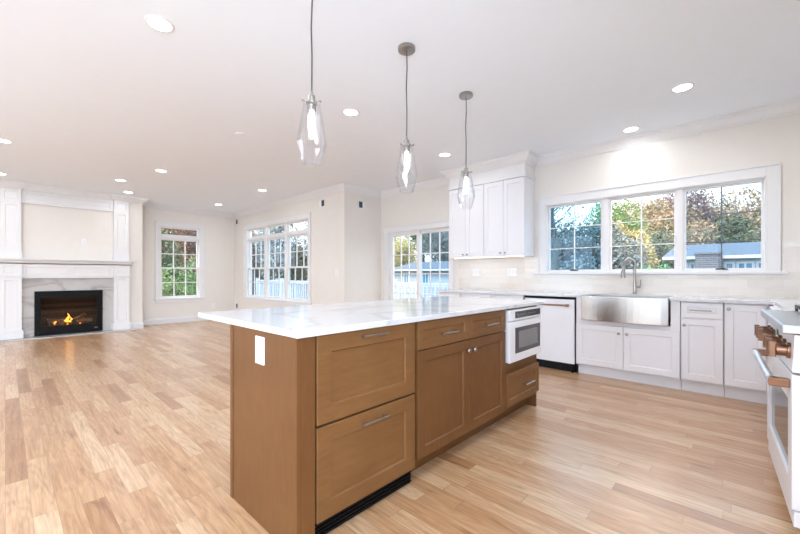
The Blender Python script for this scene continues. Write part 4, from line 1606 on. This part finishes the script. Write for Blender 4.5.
T = [
    # seen through the sink window, left sash
    (-6.6, 17.5, 8.5, 1.7, 5.5, 'leaf_blue', 'bare-branched tree behind the left sash of the sink window', 500, .10, True),
    (-5.2, 19.0, 5.6, 2.3, 5.0, 'leaf_blue', 'blue-grey leafy tree behind the right half of the left sink sash', 4200, .13, False),
    (-8.4, 20.0, 6.0, 2.4, 5.4, 'leaf_blue', 'blue-grey leafy tree at the left edge of the left sink sash', 4200, .13, False),
    (-6.8, 24.0, 6.4, 2.8, 5.6, 'leaf_dark', 'dark leafy tree deeper behind the left sink sash', 3600, .15, False),
    (-4.9, 14.5, 2.6, 1.1, 2.2, 'leaf_olive', 'low straw-coloured shrub below the left sink sash', 1500, .09, False),
    # middle sash
    (-5.6, 24.5, 7.8, 2.0, 5.0, 'leaf_green', 'light green tree top in the upper left of the middle sink sash', 4200, .13, False),
    (-4.5, 21.0, 5.7, 1.5, 4.0, 'leaf_yellow', 'golden yellow tree in the middle sink sash', 6000, .11, False),
    (-6.4, 33.0, 8.2, 2.8, 7.2, 'leaf_autumn', 'mottled autumn tree behind the gap left of the orange-brown mottled tree', 3800, .16, False),
    (-3.9, 29.0, 7.4, 2.6, 6.4, 'leaf_autumn', 'orange-brown mottled tree in the upper right of the middle sink sash', 4200, .15, False),
    (-3.1, 24.0, 5.4, 1.6, 5.0, 'leaf_dark', 'dark green tree to the right of the golden one', 3600, .13, False),
    (-5.3, 18.6, 3.3, 1.0, 2.8, 'leaf_plum', 'plum brown low shrub under the golden tree', 2200, .09, False),
    (-2.45, 16.6, 3.75, 1.0, 3.3, 'leaf_vivid', 'bright green shrub at the left corner of the blue-roofed house', 2200, .08, False),
    # right sash, wooded hill behind the house
    (-3.3, 34.0, 8.4, 3.2, 7.4, 'leaf_plum', 'plum brown tree left of centre above the blue roof', 4200, .17, False),
    (-1.2, 37.0, 8.2, 3.2, 7.2, 'leaf_autumn', 'mottled autumn tree in the middle above the chimney', 4200, .17, False),
    (.6, 34.0, 7.9, 3.0, 6.8, 'leaf_autumn', 'orange and olive tree at the right above the blue roof', 4200, .17, False),
    (-2.3, 30.0, 6.2, 2.3, 5.6, 'leaf_autumn', 'olive and orange tree left above the chimney of the blue roof', 3800, .15, False),
    (-.6, 30.5, 6.0, 2.2, 5.6, 'leaf_dark', 'dark green tree above the right part of the blue roof', 3800, .15, False),
    (1.4, 30.0, 6.4, 2.4, 5.8, 'leaf_olive', 'olive tree at the right edge of the right sink sash', 3800, .15, False),
    (2.9, 36.0, 8.2, 3.2, 7.2, 'leaf_autumn', 'mottled autumn tree farthest right above the blue roof', 3000, .17, False),
    # slider
    (-26.6, 29.0, 7.2, 2.0, 5.0, 'leaf_mixed', 'yellow tree left in the sliding glass door', 3600, .12, False),
    (-30.5, 32.0, 8.6, 2.4, 6.6, 'leaf_green', 'green tree at the left edge of the sliding glass door', 3600, .13, False),
    (-22.0, 31.0, 8.6, 3.2, 7.0, 'leaf_blue', 'tall blue-grey tree behind the white gabled house', 3800, .17, False),
    (-30.0, 36.5, 11.5, 3.4, 9.0, 'leaf_dark', 'tall dark tree behind the left of the white gabled house', 3800, .17, False),
    (-26.5, 36.0, 9.5, 3.2, 7.6, 'leaf_olive', 'olive tree above the roof of the white gabled house', 3800, .17, False),
    # triple window
    (-18.5, 10.2, 9.5, 1.3, 8.4, 'leaf_pale', 'tall blue-green evergreen in the middle light of the triple window', 1300, .15, False),
    (-17.6, 12.2, 9.0, 1.2, 8.2, 'leaf_pale', 'tall blue-green evergreen in the right light of the triple window', 1300, .15, False),
    (-22.0, 10.4, 9.0, 1.5, 7.2, 'leaf_rosy', 'tall russet tree in the left light of the triple window', 1100, .14, False),
    (-20.8, 12.4, 5.2, 1.6, 4.6, 'leaf_olive', 'olive tree between the evergreens outside the triple window', 1200, .14, False),
    (-21.0, 14.2, 8.5, 1.8, 7.0, 'leaf_pale', 'bare-branched tree right of centre outside the triple window', 200, .10, True),
    (-25.0, 13.0, 8.5, 2.0, 7.0, 'leaf_pale', 'bare-branched tree left of centre outside the triple window', 200, .10, True),
    (-27.0, 17.0, 6.0, 2.6, 5.2, 'leaf_rosy', 'plum brown tree far beyond the triple window', 1600, .16, False),
    (-30.0, 14.5, 6.0, 2.8, 5.2, 'leaf_olive', 'olive tree far beyond the left light of the triple window', 1600, .16, False),
    # west window
    (-15.6, 3.55, 3.2, 1.35, 3.0, 'leaf_green', 'yellow-green shrub filling the lower left of the west window', 3600, .08, False),
    (-16.2, 5.3, 3.4, 1.45, 3.2, 'leaf_bright', 'green shrub filling the lower right of the west window', 3600, .08, False),
    (-18.0, 4.2, 4.5, 1.9, 4.2, 'leaf_dark', 'dark green tree behind the shrubs of the west window', 3800, .11, False),
    (-21.0, 5.2, 6.8, 2.4, 6.2, 'leaf_rust', 'russet tree above the shrubs in the west window', 3800, .13, False),
    (-22.5, 7.4, 7.2, 2.6, 6.6, 'leaf_plum', 'plum tree in the upper right of the west window', 3800, .14, False),
    (-24.0, 3.6, 9.0, 2.8, 8.2, 'leaf_dark', 'dark tree in the upper left of the west window', 3800, .15, False),
]
for i, (x, y, h, cr_, ch, mt, lab, n, lf, bare) in enumerate(T):
    make_tree(x, y, h, cr_, ch, M[mt], lab, n, lf, bare, seed=i + 3, cat='shrub' if 'shrub' in lab.split(' ')[:5] and h < 4 else 'tree')


# neighbouring houses
def gable_house(name, x, y, L, D_, zb, ze, zr, label, over=.35):
    """ridge runs along x; front wall at local y=0, faces -y"""
    e = empty(name, (x, y, zb), 0, label, 'house')
    he, hr = ze - zb, zr - zb
    m = MB()
    a = [(0, 0), (D_, 0), (D_, he), (D_ / 2, hr - .08), (0, he)]
    v0 = [m.bm.verts.new((0, p, q)) for p, q in a]
    v1 = [m.bm.verts.new((L, p, q)) for p, q in a]
    m.face(v0)
    m.face(v1[::-1])
    for i in range(5):
        j = (i + 1) % 5
        m.face([v0[i], v0[j], v1[j], v1[i]])
    m.build('wall', M['siding'], e)
    sl = (hr - he) / (D_ / 2)
    m = MB()
    for s in (0, 1):
        pts = [(-over, he - sl * over), (D_ / 2, hr), (D_ / 2, hr + .1), (-over, he - sl * over + .1)]
        if s:
            pts = [(D_ - p, q) for p, q in pts]
        r0_ = [m.bm.verts.new((-over, p, q)) for p, q in pts]
        r1_ = [m.bm.verts.new((L + over, p, q)) for p, q in pts]
        m.face(r0_)
        m.face(r1_[::-1])
        for i in range(4):
            j = (i + 1) % 4
            m.face([r0_[i], r0_[j], r1_[j], r1_[i]])
    m.build('roof', M['shingle'], e)
    m = MB().box(-over, L + over, -over - .03, -over, he - sl * over - .02, he - sl * over + .09)
    m.build('fascia', M['rail'], e)
    return e


def house_window(e, x0, x1, z0, z1, cols=2):
    m = MB()
    frame_ring(m, x0, x1, z0, z1, .07, -.05, -.001)
    for k in range(1, cols):
        xx = x0 + (x1 - x0) * k / cols
        m.box(xx - .025, xx + .025, -.045, -.001, z0 + .07, z1 - .07)
    f = m.build('window', M['rail'], e)
    MB().box(x0 + .07, x1 - .07, -.02, -.002, z0 + .07, z1 - .07).build('pane', M['pane'], f)


ho = gable_house('neighbour_house', -2.12, 18.4, 9.5, 7.0, -1.5, 1.84, 2.46, 'pale house with long blue-grey roof outside the sink window')
for a, b in ((.26, .44), (.46, .68), (1.50, 1.80), (1.84, 2.32), (2.36, 2.70)):
    house_window(ho, a, b, 2.30, 3.14, 2 if b - a > .4 else 1)
m = MB().box(.70, 1.44, -.65, -.36, -.1, 3.42).box(.70, 1.44, -.36, -.002, -.1, 3.15).box(.66, 1.48, -.70, -.36, 3.42, 3.48)
m.build('chimney', M['chimney'], ho)
h2 = gable_house('neighbour_house', -20.0, 20.5, 8.5, 6.0, -1.5, 1.55, 2.15, 'white house with blue-grey roof outside the sliding glass door')
for a, b in ((1.2, 1.7), (3.0, 3.6), (5.4, 6.0)):
    house_window(h2, a, b, 1.9, 2.9, 2)
gb = empty('garage', (-21.8, 23.0, -1.5), 0)
bpy.data.objects.remove(gb)
